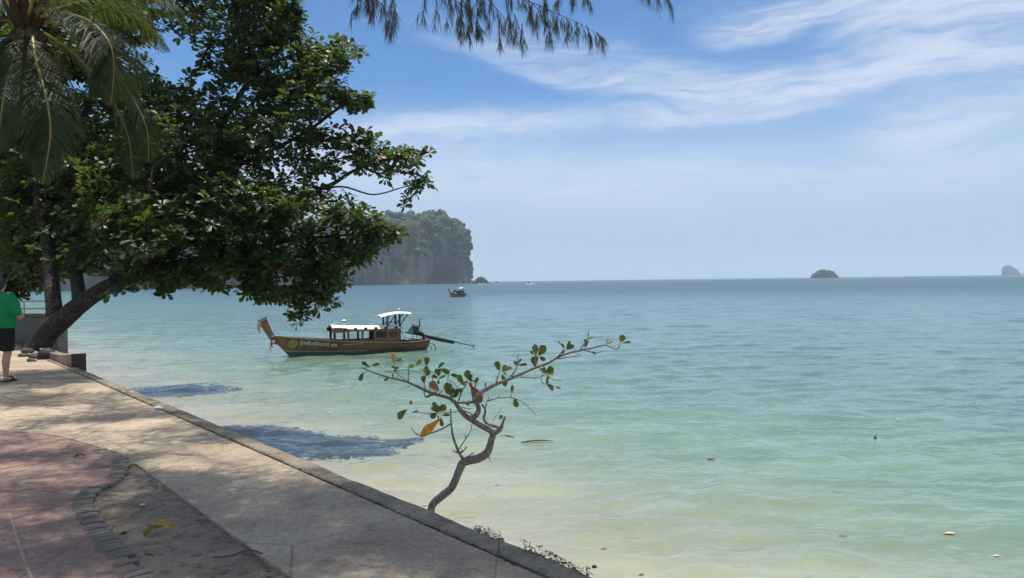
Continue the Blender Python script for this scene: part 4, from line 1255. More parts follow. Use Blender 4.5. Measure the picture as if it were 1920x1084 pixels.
    for bx, by, n, r in [(545, 400, 5, 46), (600, 330, 4, 42), (640, 320, 3, 40), (480, 300, 4, 42), (415, 290, 3, 40), (475, 480, 4, 40), (805, 268, 2, 40), (985, 190, 3, 44), (1035, 280, 3, 38), (1040, 335, 2, 36), (1138, 152, 2, 36), (672, 330, 3, 40), (250, 250, 3, 30), (110, 250, 2, 30), (890, 236, 2, 34), (1256, 110, 2, 30), (560, 370, 3, 44)]:
        for k in range(n):
            a = random.uniform(-2.9, .3) if random.random() < .75 else random.uniform(0, 6.28)
            l = r*random.uniform(.6, 1.15); ox, oy = random.gauss(0, 5), random.gauss(0, 5)
            leaf((bx+ox, by+oy), (bx+ox+math.cos(a)*l, by+oy+math.sin(a)*l), 'leaf_olive' if random.random() < .9 else 'leaf_yg', random.uniform(.4, .7), random.uniform(-.06, .06))
build_young_tree()

# ------------------------------------------------------------------ longtail boat
def sheer(u):
    xs = [-1.2, -.6, 0, 1.5, 3.5, 5.5, 7.0, 8.0]; ys = [1.17, 1.12, 1.04, .86, .68, .56, .55, .60]
    return float(np.interp(u, xs, ys))
def hull_pt(t, k):
    """t 0..1 bow to stern, k: height as a share of the sheer (-.5 keel .. 1)"""
    us = -1.06; ue = 7.85
    u_s = us + (ue-us)*t
    v = sheer(u_s)*k if k >= 0 else .7*k
    u_st = -1.06*max(v, -.2)/1.10; u_en = 7.66+.2*max(v, 0)/.55
    u = u_st+(u_en-u_st)*t
    B = .86*(1-(1-min(t/.58, 1.0))**2.1) if t < .58 else .86-.34*((t-.58)/.42)**2
    kk = .66+.34*max(k, 0)**.8 if k >= 0 else .66*math.sqrt(max(0, 1-(k/.5)**2))
    B = max(B*kk, .02)
    return u, B, v
def build_boat():
    bow = G(545, 668, WATER); stern = G(797, 655.5, WATER)
    dv = stern-bow; rz = math.atan2(dv.y, dv.x)
    root = empty("longtail_boat", (bow.x, bow.y, WATER), "brown wooden longtail boat with white cabin roof and yellow bow emblem moored near the shore", "boat", rz=rz)
    def part(mb, name, mat, parent=root, smooth=False): return mb.build(name, mat, parent, smooth, world=False)
    ts = [0, .01, .025, .05, .08, .12, .17, .23, .3, .38, .46, .54, .62, .7, .78, .85, .91, .96, 1.0]
    def strake(k0, k1, off, name, mat, t0=0.0, t1=1.0):
        for sg in (-1, 1):
            mb = MB(); rings = []
            tt = [t for t in ts if t0 <= t <= t1]
            if t0 not in tt: tt = [t0]+tt
            if t1 not in tt: tt = tt+[t1]
            for t in tt:
                a = hull_pt(t, k0); b = hull_pt(t, k1)
                rings.append([(a[0], sg*(a[1]+off), a[2]), (b[0], sg*(b[1]+off), b[2]), (b[0], sg*max(b[1]-.035, .0), b[2]), (a[0], sg*max(a[1]-.035, 0), a[2])])
            mb.loft(rings); part(mb, name, mat)
    strake(-.5, .0, .0, "bottom_plank", M['hull_low']); strake(.0, .235, .004, "bottom_plank", M['hull_low'])
    strake(.235, .27, .014, "paint_line", M['pale_line'], 0.0, .55)
    strake(.27, .52, .006, "plank", M['hull'], .07); strake(.52, .78, .010, "plank", M['hull'], .07); strake(.78, .965, .006, "plank", M['hull_red'], .07)
    strake(.27, .965, .008, "bow_plank", M['hull_bow'], 0.0, .07)
    # gunwale rail
    for sg in (-1, 1):
        mb = MB(); rings = []
        for t in ts:
            u, b, v = hull_pt(t, 1.0)
            v += .04*max(0, (t-.9)/.1)
            rings.append([(u, sg*(b+.035), v-.035), (u, sg*(b+.035), v+.02), (u, sg*max(b-.07, 0), v+.02), (u, sg*max(b-.07, 0), v-.035)])
        mb.loft(rings); part(mb, "gunwale", M['tan'])
    mb = MB()
    for i in range(len(ts)-2):
        q = []
        for t in (ts[i+1], ts[i+2]):
            u, b, v = hull_pt(t, .55 if t > .2 else .95)
            q.append(((u, -b+.03, v), (u, b-.03, v)))
        mb.add([q[0][0], q[1][0], q[1][1], q[0][1]], [(0, 1, 2, 3)])
    part(mb, "deck", M['darkwood'])
    # transom
    mb = MB(); ring = []
    for k in (1.0, .7, .3, 0, -.3, -.48):
        u, b, v = hull_pt(1.0, k); ring.append((u, b, v))
    r2 = [(u, -b, v) for u, b, v in reversed(ring)]
    full = ring+r2
    mb.loft([full, [(u-.05, y*.95, v) for u, y, v in full]]); part(mb, "transom", M['darkwood'])
    # stem and prow board
    mb = MB()
    stem = [(.03, -.1), (-.35, .34), (-.72, .75), (-1.0, 1.06)]
    mb.loft([[(u-.035, -.03, v), (u+.06, -.045, v), (u+.06, .045, v), (u-.035, .03, v)] for u, v in stem]); part(mb, "stem", M['hull_bow'])
    mb = MB()
    pr = [(-.93, 1.02, .16), (-1.06, 1.24, .17), (-1.22, 1.55, .19), (-1.36, 1.82, .215), (-1.44, 2.02, .235)]
    mb.loft([[(u-w*.9, -.05, v-w*.42), (u+w*.9, -.05, v+w*.42), (u+w*.9, .05, v+w*.42), (u-w*.9, .05, v-w*.42)] for u, v, w in pr])
    pw = part(mb, "prow", M['cabin'])
    mb = MB(); u, v, w = -1.455, 2.05, .25
    mb.loft([[(u-w*.95, y, v-w*.42), (u+w*.95, y, v+w*.42), (u+w*.95-.02, y, v+w*.42+.05), (u-w*.95-.02, y, v-w*.42+.05)] for y in (-.07, .07)]); part(mb, "prow_cap", M['darkwood'], pw)
    mb = MB()
    for k in range(7):
        a = k/6; mb.ball((-1.02-.32*a+.05*math.sin(k*1.7), -.054, 1.22+.62*a), (.035, .012, .045), 6, 4)
    part(mb, "carving", M['tan'], pw, True)
    mb = MB(); mb.tube([(-.93, -.09, 1.12), (-.86, 0, 1.2), (-.93, .09, 1.12), (-1.06, 0, 1.12), (-.93, -.09, 1.14)], .035, 6); part(mb, "ribbon_knot", M['rib_pink'], pw, True)
    def ribbon(p, L, mat, w=.09, ph=0.0):
        mb = MB(); rings = []
        for i in range(7):
            a = i/6; x = p[0]+.035*math.sin(a*5+ph)+.03*a; y = p[1]+.03*math.cos(a*4+ph); ww = w*(1-.25*a)
            rings.append([(x-ww/2, y-.006, p[2]-L*a), (x+ww/2, y-.012, p[2]-L*a), (x+ww/2, y+.006, p[2]-L*a), (x-ww/2, y+.006, p[2]-L*a)])
        mb.loft(rings); part(mb, "ribbon", mat, pw, False)
    ribbon((-1.66, -.07, 2.0), .55, M['rib_white'], .10, 0); ribbon((-1.62, -.10, 1.85), .52, M['rib_orange'], .09, 1.2); ribbon((-1.70, -.02, 1.9), .45, M['rib_pink'], .1, 2.0); ribbon((-1.64, .06, 1.92), .58, M['rib_orange'], .08, 3.0)
    ribbon((-1.03, -.12, 1.06), .40, M['rib_violet'], .10, .5); ribbon((-.92, -.14, .92), .22, M['rib_pink'], .16, 1.5); ribbon((-1.0, -.1, .75), .24, M['rib_violet'], .09, 2.2); ribbon((-1.08, -.12, .60), .22, M['rib_yellow'], .10, 2.8); ribbon((-.82, -.13, .83), .14, M['rib_violet'], .12, 2.8)
    # emblem and lettering on both bows
    def on_hull(u, v, off, sg):
        lo, hi = 0.0, 1.0
        k = min(max(v/sheer(u), 0), 1)
        for _ in range(30):
            mid = (lo+hi)/2
            if hull_pt(mid, k)[0] < u: lo = mid
            else: hi = mid
        return (u, sg*(hull_pt((lo+hi)/2, k)[1]+off), v)
    def disc(u0, v0, r, off, mat, name, n=24, parent=root, wob=0.0):
        mb = MB()
        rim = [(u0+r*(1+wob*math.sin(5*a))*math.cos(a), v0+r*(1+wob*math.sin(5*a))*math.sin(a)) for a in [2*math.pi*i/n for i in range(n)]]
        front = [on_hull(u, v, off, -1) for u, v in rim]; back = [on_hull(u, v, off-.02, -1) for u, v in rim]
        mb.loft([back, front]); return part(mb, name, mat, parent)
    em = disc(.10, .70, .225, .028, M['emblem'], "emblem"); disc(.10, .70, .15, .034, M['emblem2'], "emblem_centre", parent=em, wob=.14); disc(.08, .70, .07, .040, M['emblem'], "emblem_centre", 14, parent=em)
    def text(body, size, u0, v0, slope, mat, name, bold=.0):
        cu = bpy.data.curves.new(name, 'FONT'); cu.body = body; cu.size = size; cu.resolution_u = 3; cu.offset = bold; cu.shear = .15
        ob = bpy.data.objects.new(name, cu); COL.objects.link(ob)
        me = bpy.data.meshes.new_from_object(ob.evaluated_get(bpy.context.evaluated_depsgraph_get()))
        bpy.data.objects.remove(ob)
        bm = bmesh.new(); bm.from_mesh(me)
        bmesh.ops.triangulate(bm, faces=bm.faces[:])
        wmax = max((v.co.x for v in bm.verts), default=0)
        for v in bm.verts:
            u = u0+v.co.x; w = v0+v.co.y+slope*v.co.x
            v.co = Vector(on_hull(u, w, .022, -1))
        ext = bmesh.ops.extrude_face_region(bm, geom=bm.faces[:])
        for g in ext['geom']:
            if isinstance(g, bmesh.types.BMVert): g.co.y += -.006
        bm.to_mesh(me); bm.free()
        me.materials.clear(); me.materials.append(mat)
        o = bpy.data.objects.new(name, me); COL.objects.link(o); o.parent = root
        return wmax
    text("รุ่งพันธ์อินทร์ ๐๒", .30, .42, .66, -.105, M['paint_white'], "lettering", .008)
    text("เรือ  นำเที่ยว", .20, .36, .43, -.085, M['paint_dim'], "lettering", .003)
    mb = MB()
    for k in range(9):
        a = 2.75+k*.12
        q = [on_hull(a, .56, .018, -1), on_hull(a+.09, .555, .018, -1), on_hull(a+.09, .59, .018, -1), on_hull(a, .595, .018, -1)]
        mb.loft([q, [(x, y+.012, z) for x, y, z in q]])
    part(mb, "registration_mark", M['paint_white'])
    # cabin
    HW = .60
    for sg in (-1, 1):
        y = sg*HW
        mb = MB(); mb.bevbox((2.2, y-.03, .56), (5.98, y+.03, .78), .008); part(mb, "coaming", M['cabin'])
        for k, u in enumerate((2.30, 3.06, 3.86, 4.56, 5.32, 5.93)):
            mb = MB()
            prof = [(.78, .06), (.84, .075), (.88, .045), (.96, .07), (1.02, .05), (1.05, .078), (1.09, .05), (1.16, .072), (1.22, .055), (1.30, .075)]
            mb.loft([[(u-w, y-.035, z), (u+w, y-.035, z), (u+w, y+.035, z), (u-w, y+.035, z)] for z, w in prof])
            part(mb, "post", M['darkwood'] if k == 0 else M['cabin'])
        # closed side panel: frame, lattice window, flower fretwork
        mb = MB()
        mb.box((4.62, y-.022, .78), (5.26, y+.022, .86)); pn = part(mb, "side_panel", M['cabin'])
        for lo, hi in (((4.62, 1.20), (5.26, 1.30)), ((5.39, .78), (5.87, .86)), ((5.39, 1.20), (5.87, 1.30))):
            mb = MB(); mb.box((lo[0], y-.022, lo[1]), (hi[0], y+.022, hi[1])); part(mb, "panel_rail", M['cabin'], pn)
        mb = MB(); mb.box((4.62, y-.006, .86), (5.26, y+.006, 1.20)); part(mb, "panel_back", M['black'], pn)
        mb = MB(); mb.box((5.39, y-.006, .86), (5.87, y+.006, 1.20)); part(mb, "panel_back", M['black'], pn)
        mb = MB()
        for an in range(8):
            a = an*math.pi/4; c = (4.94, 1.03)
            mb.tube([(c[0], y-.018, c[1]), (c[0]+.24*math.cos(a), y-.018, c[1]+.15*math.sin(a))], .012, 4)
        mb.ball((4.94, y-.02, 1.03), (.05, .015, .05), 8, 5); part(mb, "lattice", M['darkwood'], pn)
        mb = MB()
        for an in range(6):
            a = an*math.pi/3+.3; c = (5.63, 1.03)
            mb.tube([(c[0], y-.018, c[1]), (c[0]+.2*math.cos(a), y-.018, c[1]+.16*math.sin(a))], .020, 4)
        mb.ball((5.63, y-.02, 1.03), (.055, .015, .055), 8, 5)
        for dx, dz in ((-.2, -.14), (.2, -.14), (-.2, .14), (.2, .14)): mb.ball((5.63+dx, y-.012, 1.03+dz), (.06, .012, .05), 6, 4)
        part(mb, "fretwork", M['cabin'], pn)
        # eave board, thick and scrolled at the front
        mb = MB(); rings = []
        for u, z0, z1 in ((2.10, 1.34, 1.42), (2.14, 1.28, 1.48), (2.3, 1.235, 1.52), (2.6, 1.23, 1.51), (2.9, 1.25, 1.46), (3.3, 1.27, 1.40), (4.2, 1.28, 1.37), (5.2, 1.28, 1.36), (6.05, 1.285, 1.35)):
            rings.append([(u, sg*.735-.025, z0), (u, sg*.735+.025, z0), (u, sg*.735+.025, z1), (u, sg*.735-.025, z1)])
        mb.loft(rings); part(mb, "eave_board", M['darkwood'] if sg > 0 else M['cabin'])
        for k in range(6):
            u = 2.86+k*.58
            mb = MB(); mb.box((u-.085, sg*.735-.045, 1.355), (u+.085, sg*.735+.045, 1.475)); part(mb, "roof_clip", M['darkwood'])
    mb = MB(); rings = []
    for u in np.linspace(2.16, 6.08, 14):
        f = (u-2.16)/3.92; lift = .14*math.exp(-f*5)
        r = []
        for j in range(11):
            y = -.73+1.46*j/10; r.append((u, y, 1.37+lift+.17*(1-(y/.73)**2)))
        rings.append(r+[(u, y, z-.03) for _, y, z in reversed(r)])
    mb.loft(rings); part(mb, "cabin_roof", M['white'], smooth=False)
    mb = MB()
    for u in (2.32, 3.1, 3.9, 4.7, 5.5):
        mb.tube([(u, -.70, 1.30), (u, 0, 1.46), (u, .70, 1.30)], .02, 5)
    part(mb, "roof_beam", M['darkwood'])
    for u in (2.9, 3.7, 4.4):
        mb = MB(); mb.bevbox((u-.14, -.55, .60), (u+.14, .55, .64), .01); part(mb, "bench", M['cabin'])
    # steersman's canopy
    for sg in (-1, 1):
        y = sg*.48
        mb = MB(); mb.bevbox((5.28, y-.04, 1.36), (5.37, y+.04, 2.06), .008); part(mb, "canopy_post", M['black'])
        mb = MB(); mb.bevbox((6.0, y-.045, .42), (6.10, y+.045, 2.16), .008); part(mb, "canopy_post", M['black'])
        mb = MB(); mb.tube([(5.37, y, 1.46), (5.6, y, 1.86), (5.76, y, 2.08)], .028, 6); part(mb, "brace", M['black'])
        mb = MB(); mb.tube([(6.09, y, 1.50), (6.3, y, 1.85), (6.54, y, 2.12)], .030, 6); part(mb, "brace", M['black'])
        mb = MB(); mb.tube([(5.37, y, 1.70), (6.0, y, 1.68)], .015, 5); part(mb, "rail", M['black'])
    mb = MB(); mb.ball((6.06, -.49, 1.40), (.085, .07, .14), 8, 6); part(mb, "rope_coil", M['black'], smooth=True)
    mb = MB(); rings = []
    for i in range(13):
        f = i/12; u = 4.92+1.80*f; z = 2.03+.15*math.sin(math.pi*min(f*.82, 1))+.05*f
        r = [(u, y, z+.08*(1-(y/.68)**2)) for y in np.linspace(-.68, .68, 9)]
        rings.append(r+[(a, b, c-.035) for a, b, c in reversed(r)])
    mb.loft(rings); part(mb, "canopy", M['white'])
    mb = MB(); mb.tube([(6.14, 0, 2.24), (6.14, 0, 2.40)], .018, 6); lp = part(mb, "lamp_pole", M['black'])
    mb = MB(); mb.ball((6.14, 0, 2.43), .05, 8, 6); part(mb, "lamp", M['white'], lp, True)
    # engine on its swivel, long shaft, propeller
    mb = MB(); mb.bevbox((6.86, -.17, .98), (7.30, .17, 1.34), .03); mb.bevbox((6.78, -.12, 1.10), (6.90, .12, 1.30), .02); eng = part(mb, "engine", M['black'])
    mb = MB(); mb.bevbox((6.90, -.20, 1.34), (7.34, .14, 1.40), .01); mb.ball((7.02, -.06, 1.44), (.10, .1, .07), 8, 5); mb.bevbox((7.18, -.1, 1.38), (7.42, .08, 1.45), .01); part(mb, "cylinder_head", M['black'], eng)
    mb = MB(); mb.tube([(6.80, -.19, 1.13), (6.80, -.15, 1.13)], .16, 14); part(mb, "flywheel", M['steel'], eng)
    mb = MB(); mb.tube([(7.32, -.05, 1.34), (7.36, -.05, 1.5), (7.36, -.05, 1.82)], [.035, .04, .028], 7); part(mb, "exhaust_pipe", M['black'], eng)
    mb = MB(); mb.tube([(7.08, .1, 1.4), (7.0, .14, 1.52), (6.9, .12, 1.50)], .03, 6); mb.tube([(7.25, -.16, 1.3), (7.38, -.2, 1.2), (7.42, -.1, 1.05)], .022, 6); part(mb, "hose", M['black'], eng)
    mb = MB(); mb.tube([(6.55, 0, 1.06), (6.85, 0, 1.0), (7.6, 0, .86)], [.03, .06, .08], 8); mb.tube([(6.1, -.05, 1.12), (6.56, 0, 1.06)], .012, 5); mb.tube([(6.5, -.09, 1.1), (6.56, 0, 1.06), (6.62, .09, 1.02)], .03, 6); part(mb, "tiller", M['black'])
    mb = MB(); mb.tube([(7.62, 0, .44), (7.62, 0, .66), (7.60, 0, .86)], [.10, .075, .1], 10); mb.tube([(7.5, -.15, .9), (7.5, .15, .9)], .12, 10); mb.ball((7.42, -.02, 1.0), (.14, .13, .1), 8, 6); part(mb, "swivel_mount", M['black'])
    mb = MB()
    mb.tube([(7.5, 0, .88), (9.55, 0, .38)], [.075, .055], 8); mb.tube([(9.5, 0, .39), (10.75, 0, .06)], [.034, .026], 7)
    mb.loft([[(u, -.03, z0), (u, .03, z0), (u, .03, z1), (u, -.03, z1)] for u, z0, z1 in ((7.75, .66, .80), (8.6, .44, .60), (9.5, .24, .38))]); part(mb, "propeller_shaft", M['black'])
    mb = MB()
    for k in range(3):
        a = k*2.1; c, s = math.cos(a), math.sin(a)
        mb.loft([[(10.74, .03*c, .06+.03*s), (10.80, .03*c, .05+.03*s), (10.80, .04*c, .05+.04*s)], [(10.71, .14*c-.03*s, .05+.14*s+.03*c), (10.83, .14*c+.03*s, .04+.14*s-.03*c), (10.82, .15*c, .04+.15*s)]])
    part(mb, "propeller", M['steel'])
    mb = MB(); mb.tube([(7.86, -.25, .34), (8.05, -.2, .36), (8.22, -.2, .26), (8.28, -.2, .02), (8.28, -.2, -.2)], .03, 7); part(mb, "rudder_hoop", M['black'], smooth=True)
    mb = MB(); mb.tube([(7.9, .05, .2), (8.1, .0, .12), (8.0, -.15, -.1)], .02, 6); part(mb, "stern_rope", M['darkwood'], smooth=True)
    mb = MB(); mb.tube([(6.14, -.4, 1.2), (6.3, -.45, .85), (6.6, -.5, .72), (6.95, -.52, .70), (7.1, -.4, .62)], .014, 5); part(mb, "cable", M['black'], smooth=True)
    for k, (u, y, z) in enumerate([(6.75, -.3, .62), (7.0, .2, .64), (6.5, .25, .6)]):
        mb = MB(); mb.bevbox((u-.1, y-.1, z-.16), (u+.1, y+.1, z+.06), .03); part(mb, "fuel_can", M['steel'] if k else M['darkwood'])
    mb = MB(); mb.tube([(6.85, -.3, .6), (6.85, -.3, .98), (7.0, -.2, 1.02)], .016, 5); mb.tube([(7.1, -.32, .6), (7.1, -.30, .95)], .016, 5); part(mb, "stern_stanchion", M['black'])
    return root
boat = build_boat()

def far_boat():
    c = copy_tree(boat)
    p = G(846, 557, WATER)
    c.location = (p.x, p.y, WATER)
    c.rotation_euler = (0, 0, R(60))
    tag(c, "small dark longtail boat far out in the bay before the headland", "boat")
    c.scale = (.80, .80, 1.05)
    for ch in c.children_recursive:
        if ch.name.startswith(("cabin_roof", "eave_board", "gunwale", "prow")) and ch.type == 'MESH':
            for sl in ch.material_slots: sl.link = 'OBJECT'; sl.material = M['darkwood']
far_boat()

def speedboat(px, py, rz, label, wake_l, d):
    p = P(px, py, d)
    root = empty("speedboat", (p.x, p.y, WATER), label, "boat", "speedboats near the headland", rz)
    mb = MB(); rings = []
    for u, w, h in ((-4.5, 1.2, 1.0), (-2, 1.35, 1.05), (1, 1.3, 1.15), (3.2, .8, 1.35), (4.6, .05, 1.55)):
        rings.append([(u, -w*.6, -.4), (u, -w, h*.6), (u, -w, h), (u, w, h), (u, w, h*.6), (u, w*.6, -.4)])
    mb.loft(rings); mb.build("hull", M['steel'], root, world=False)
    mb = MB(); mb.bevbox((-3.2, -1.1, 1.0), (1.4, 1.1, 2.5), .15); mb.build("cabin", M['black'], root, world=False)
    mb = MB(); mb.bevbox((-3.6, -1.25, 2.5), (1.6, 1.25, 2.62), .05); mb.build("roof", M['steel'], root, world=False)
    mb = MB(); L = wake_l; n = 14; vs = []; fs = []
    for i in range(n+1):
        a = i/n; u = 3-L*a
        w = (1.4+L*.06*a); h = (.75*math.exp(-a*4)+.18)*(1-a)+.02
        j = random.uniform(.6, 1.25)
        vs += [(u, -w*1.5, -.05), (u, -w, h*j), (u, 0, h*.5), (u, w, h*j*.9), (u, w*1.5, -.05)]
    for i in range(n):
        for k in range(4):
            q = i*5+k; fs.append((q, q+5, q+6, q+1))
    mb.add(vs, fs); mb.build("wake", M['foam'], root, world=False, smooth=True)
    for sg in (-1, 1):
        mb = MB(); mb.ball((1.8, sg*1.9, .35), (1.6, .9, .55), 8, 5); mb.build("spray", M['foam'], root, world=False, smooth=True)
speedboat(991, 531, R(100), "tiny speedboat with a long white wake out on the horizon right of the rock islet", 30, 900)
speedboat(900, 531.5, R(200), "tiny speedboat with white bow wave in front of the rock islet", 12, 1100)
speedboat(930, 529.8, R(165), "tiny speedboat on the horizon just right of the rock islet", 14, 1300)

# ------------------------------------------------------------------ headland and islets
ICO = None
def ico():
    global ICO
    if ICO is None:
        bm = bmesh.new(); bmesh.ops.create_icosphere(bm, subdivisions=2, radius=1.0)
        bm.verts.ensure_lookup_table()
        ICO = (np.array([v.co[:] for v in bm.verts]), np.array([[v.index for v in f.verts] for f in bm.faces])); bm.free()
    return ICO
def canopy(name, pts, sizes, mat, parent=None):
    V, F = ico(); n = len(pts); Vs = []; Fs = []
    for i, (p, s) in enumerate(zip(pts, sizes)):
        k = 1+.28*np.sin(V[:, 0]*5+i)*np.sin(V[:, 1]*4+i*2.1)+.22*np.sin(V[:, 2]*7+i*1.3)*np.cos(V[:, 0]*6+i)+rng.normal(0, .07, len(V))
        Vs.append(np.array(p)+V*k[:, None]*s*np.array((1, 1, .85))); Fs.append(F+i*len(V))
    return np_object(name, np.concatenate(Vs), np.concatenate(Fs), mat, parent, kind='stuff')

def ridge_mesh(name, path, prof_h, width, mat, kind, lump=1.0, parent=None, label=None, ns=260, nn=44, seed=0.0):
    """karst ridge: path = plan points with heights; steep towards both sides"""
    s = spline([tuple(p)+(h, w) for p, h, w in zip(path, prof_h, width)], 12)
    s = np.array(s); m = len(s)
    L = np.concatenate([[0], np.cumsum(np.linalg.norm(np.diff(s[:, :2], axis=0), axis=1))])
    out = np.zeros((ns+1, nn+1, 3))
    for i in range(ns+1):
        q = L[-1]*i/ns
        x = np.interp(q, L, s[:, 0]); y = np.interp(q, L, s[:, 1]); H = max(np.interp(q, L, s[:, 2]), .3); W = np.interp(q, L, s[:, 3])
        q2 = min(q+L[-1]*.03, L[-1]); q1 = max(q-L[-1]*.03, 0)
        tx = np.interp(q2, L, s[:, 0])-np.interp(q1, L, s[:, 0]); ty = np.interp(q2, L, s[:, 1])-np.interp(q1, L, s[:, 1])
        l = math.hypot(tx, ty); nx, ny = -ty/l, tx/l
        for j in range(nn+1):
            a = math.pi*j/nn
            c = math.cos(a); sn = math.sin(a)
            k = abs(c)**.42*(1 if c > 0 else -1)
            z = H*sn**.55
            off = k*W
            v = Vector((x+nx*off, y+ny*off, z))
            f = .022*max(H, 30)**.0
            d = mnoise.noise(Vector((v.x*.016+seed, v.y*.016, v.z*.010)))*.22*W*lump + mnoise.noise(Vector((v.x*.05+seed, v.y*.05, v.z*.016)))*.12*W*lump + mnoise.noise(Vector((v.x*.14, v.y*.14+seed, v.z*.06)))*.025*W*lump
            dz = (mnoise.noise(Vector((v.x*.018, v.y*.018, seed)))*.06+mnoise.noise(Vector((v.x*.05, v.y*.05, seed+4)))*.06)*H*lump*sn
            out[i, j] = (v.x+nx*k*d, v.y+ny*k*d, v.z+dz + WATER-1.0)
    fs = []
    for i in range(ns):
        for j in range(nn):
            a = i*(nn+1)+j; fs.append((a, a+1, a+nn+2, a+nn+1))
    o = np_object(name, out.reshape(-1, 3), np.array(fs), mat, parent, smooth=False, kind=kind)
    return o, out

def build_headland():
    cols = [(-900, 380, 60, 40), (-420, 480, 85, 60), (0, 600, 62, 70), (250, 760, 62, 80), (450, 980, 86, 95), (600, 1150, 100, 110), (660, 1220, 112, 115), (712, 1285, 124, 118), (742, 1325, 117, 110), (765, 1350, 126, 112), (788, 1378, 136, 110), (806, 1398, 128, 100), (819, 1414, 112, 92), (833, 1438, 121, 92), (847, 1456, 110, 80), (863, 1476, 99, 64), (868.5, 1486, 90, 54), (872, 1494, 79, 44), (874, 1499, 66, 34), (875, 1502, 38, 22), (875.2, 1503, 4, 12)]
    path = []; H = []; W = []
    for px, d, h, w in cols:
        d2 = d + w*.85
        px2 = px
        path.append(((px2-960)/FPX*d2, d2)); H.append(h); W.append(w)
    o, g = ridge_mesh("headland", path, H, W, M['rock'], 'structure', 1.0, ns=420, nn=64)
    # forest on the top and ledges
    ns, nn = g.shape[0]-1, g.shape[1]-1
    pts = []; sz = []
    tries = 0
    while len(pts) < 4200 and tries < 60000:
        tries += 1
        i = int(rng.integers(0, ns)); j = int(rng.integers(2, nn-2))
        p = g[i, j]
        if p[2] < 6: continue
        e1 = g[i+1, j]-p; e2 = g[i, j+1]-p; nr = np.cross(e1, e2); nz = abs(nr[2])/max(np.linalg.norm(nr), 1e-6)
        clump = mnoise.noise(Vector(p)*.022)
        if nz+clump*1.5 < .22 + rng.normal(0, .12): continue
        px, py, d = project([p])
        if not (-60 < px[0] < 960): continue
        s = rng.uniform(2.2, 7.0); pts.append(p+np.array((0, 0, s*.3))); sz.append(s)
    canopy("forest", pts, sz, M['forest'], o)
    pts = []; sz = []
    for _ in range(260):
        px = random.gauss(838, 22); d = float(np.interp(px, [c[0] for c in cols], [c[1]-.18*c[3] for c in cols])) + random.uniform(-22, 0)
        t = P(px, 0, d); hmax = 20*math.exp(-((px-838)/28)**2)+2
        pts.append((t.x, t.y, WATER+random.uniform(0, hmax))); sz.append(random.uniform(1.6, 4.2))
    for _ in range(120):
        px = random.uniform(640, 890); d = float(np.interp(px, [c[0] for c in cols], [c[1]-.15*c[3] for c in cols])) + random.uniform(-14, 4)
        t = P(px, 0, d); pts.append((t.x, t.y, WATER+random.uniform(0, 3))); sz.append(random.uniform(.8, 2.4))
    canopy("scrub", pts, sz, M['scrub'], o)

def islet(name, label, x0, x1, ytop, ybase, d, prof, seed, green=.6, thick=.5):
    pl = P(x0, ybase, d); pr = P(x1, ybase, d); n = len(prof)
    h = (ybase-ytop)/FPX*d
    path = []; H = []; W = []
    for i, k in enumerate(prof):
        a = i/(n-1); path.append((pl.x+(pr.x-pl.x)*a, pl.y+(pr.y-pl.y)*a)); H.append(max(h*k+1.0, .4)); W.append(h*thick*(.35+.65*k))
    o, g = ridge_mesh(name, path, H, W, M['rock'], 'structure', .8, ns=70, nn=24, seed=seed)
    if label: tag(o, label, "islet")
    pts = []; sz = []
    if green:
        for _ in range(900):
            i = int(rng.integers(1, 69)); j = int(rng.integers(3, 21)); p = g[i, j]
            if p[2] < h*(1-green)*rng.uniform(.3, 1.2): continue
            s = rng.uniform(.05, .11)*h; pts.append(p); sz.append(s)
            if len(pts) > 260: break
        canopy("forest", pts, sz, M['forest'], o)
build_headland()
islet("rock_islet", "low brown rock islet just off the tip of the headland", 890, 919, 519.5, 531, 1320, [.1, .75, .95, 1.0, .85, .6, .3, .05], 3.0, .45, .9)
islet("wooded_islet", "rounded green wooded islet on the horizon right of centre", 1522, 1571, 503, 518.5, 2250, [.1, .55, .7, .95, 1.0, .85, .9, .72, .4, .1], 8.0, .9, .8)
islet("steep_islet", "faint blue steep rock islet at the right end of the horizon", 1884, 1910, 497, 515, 4600, [.75, 1.0, .96, .82, .68, .5, .15], 15.0, .0, .7)
islet("low_island", "faint low blue land on the horizon at the right edge", 1912, 1990, 506, 514.5, 6400, [.2, .6, 1.0, .8, .9, .5, .2], 21.0, .0, .9)

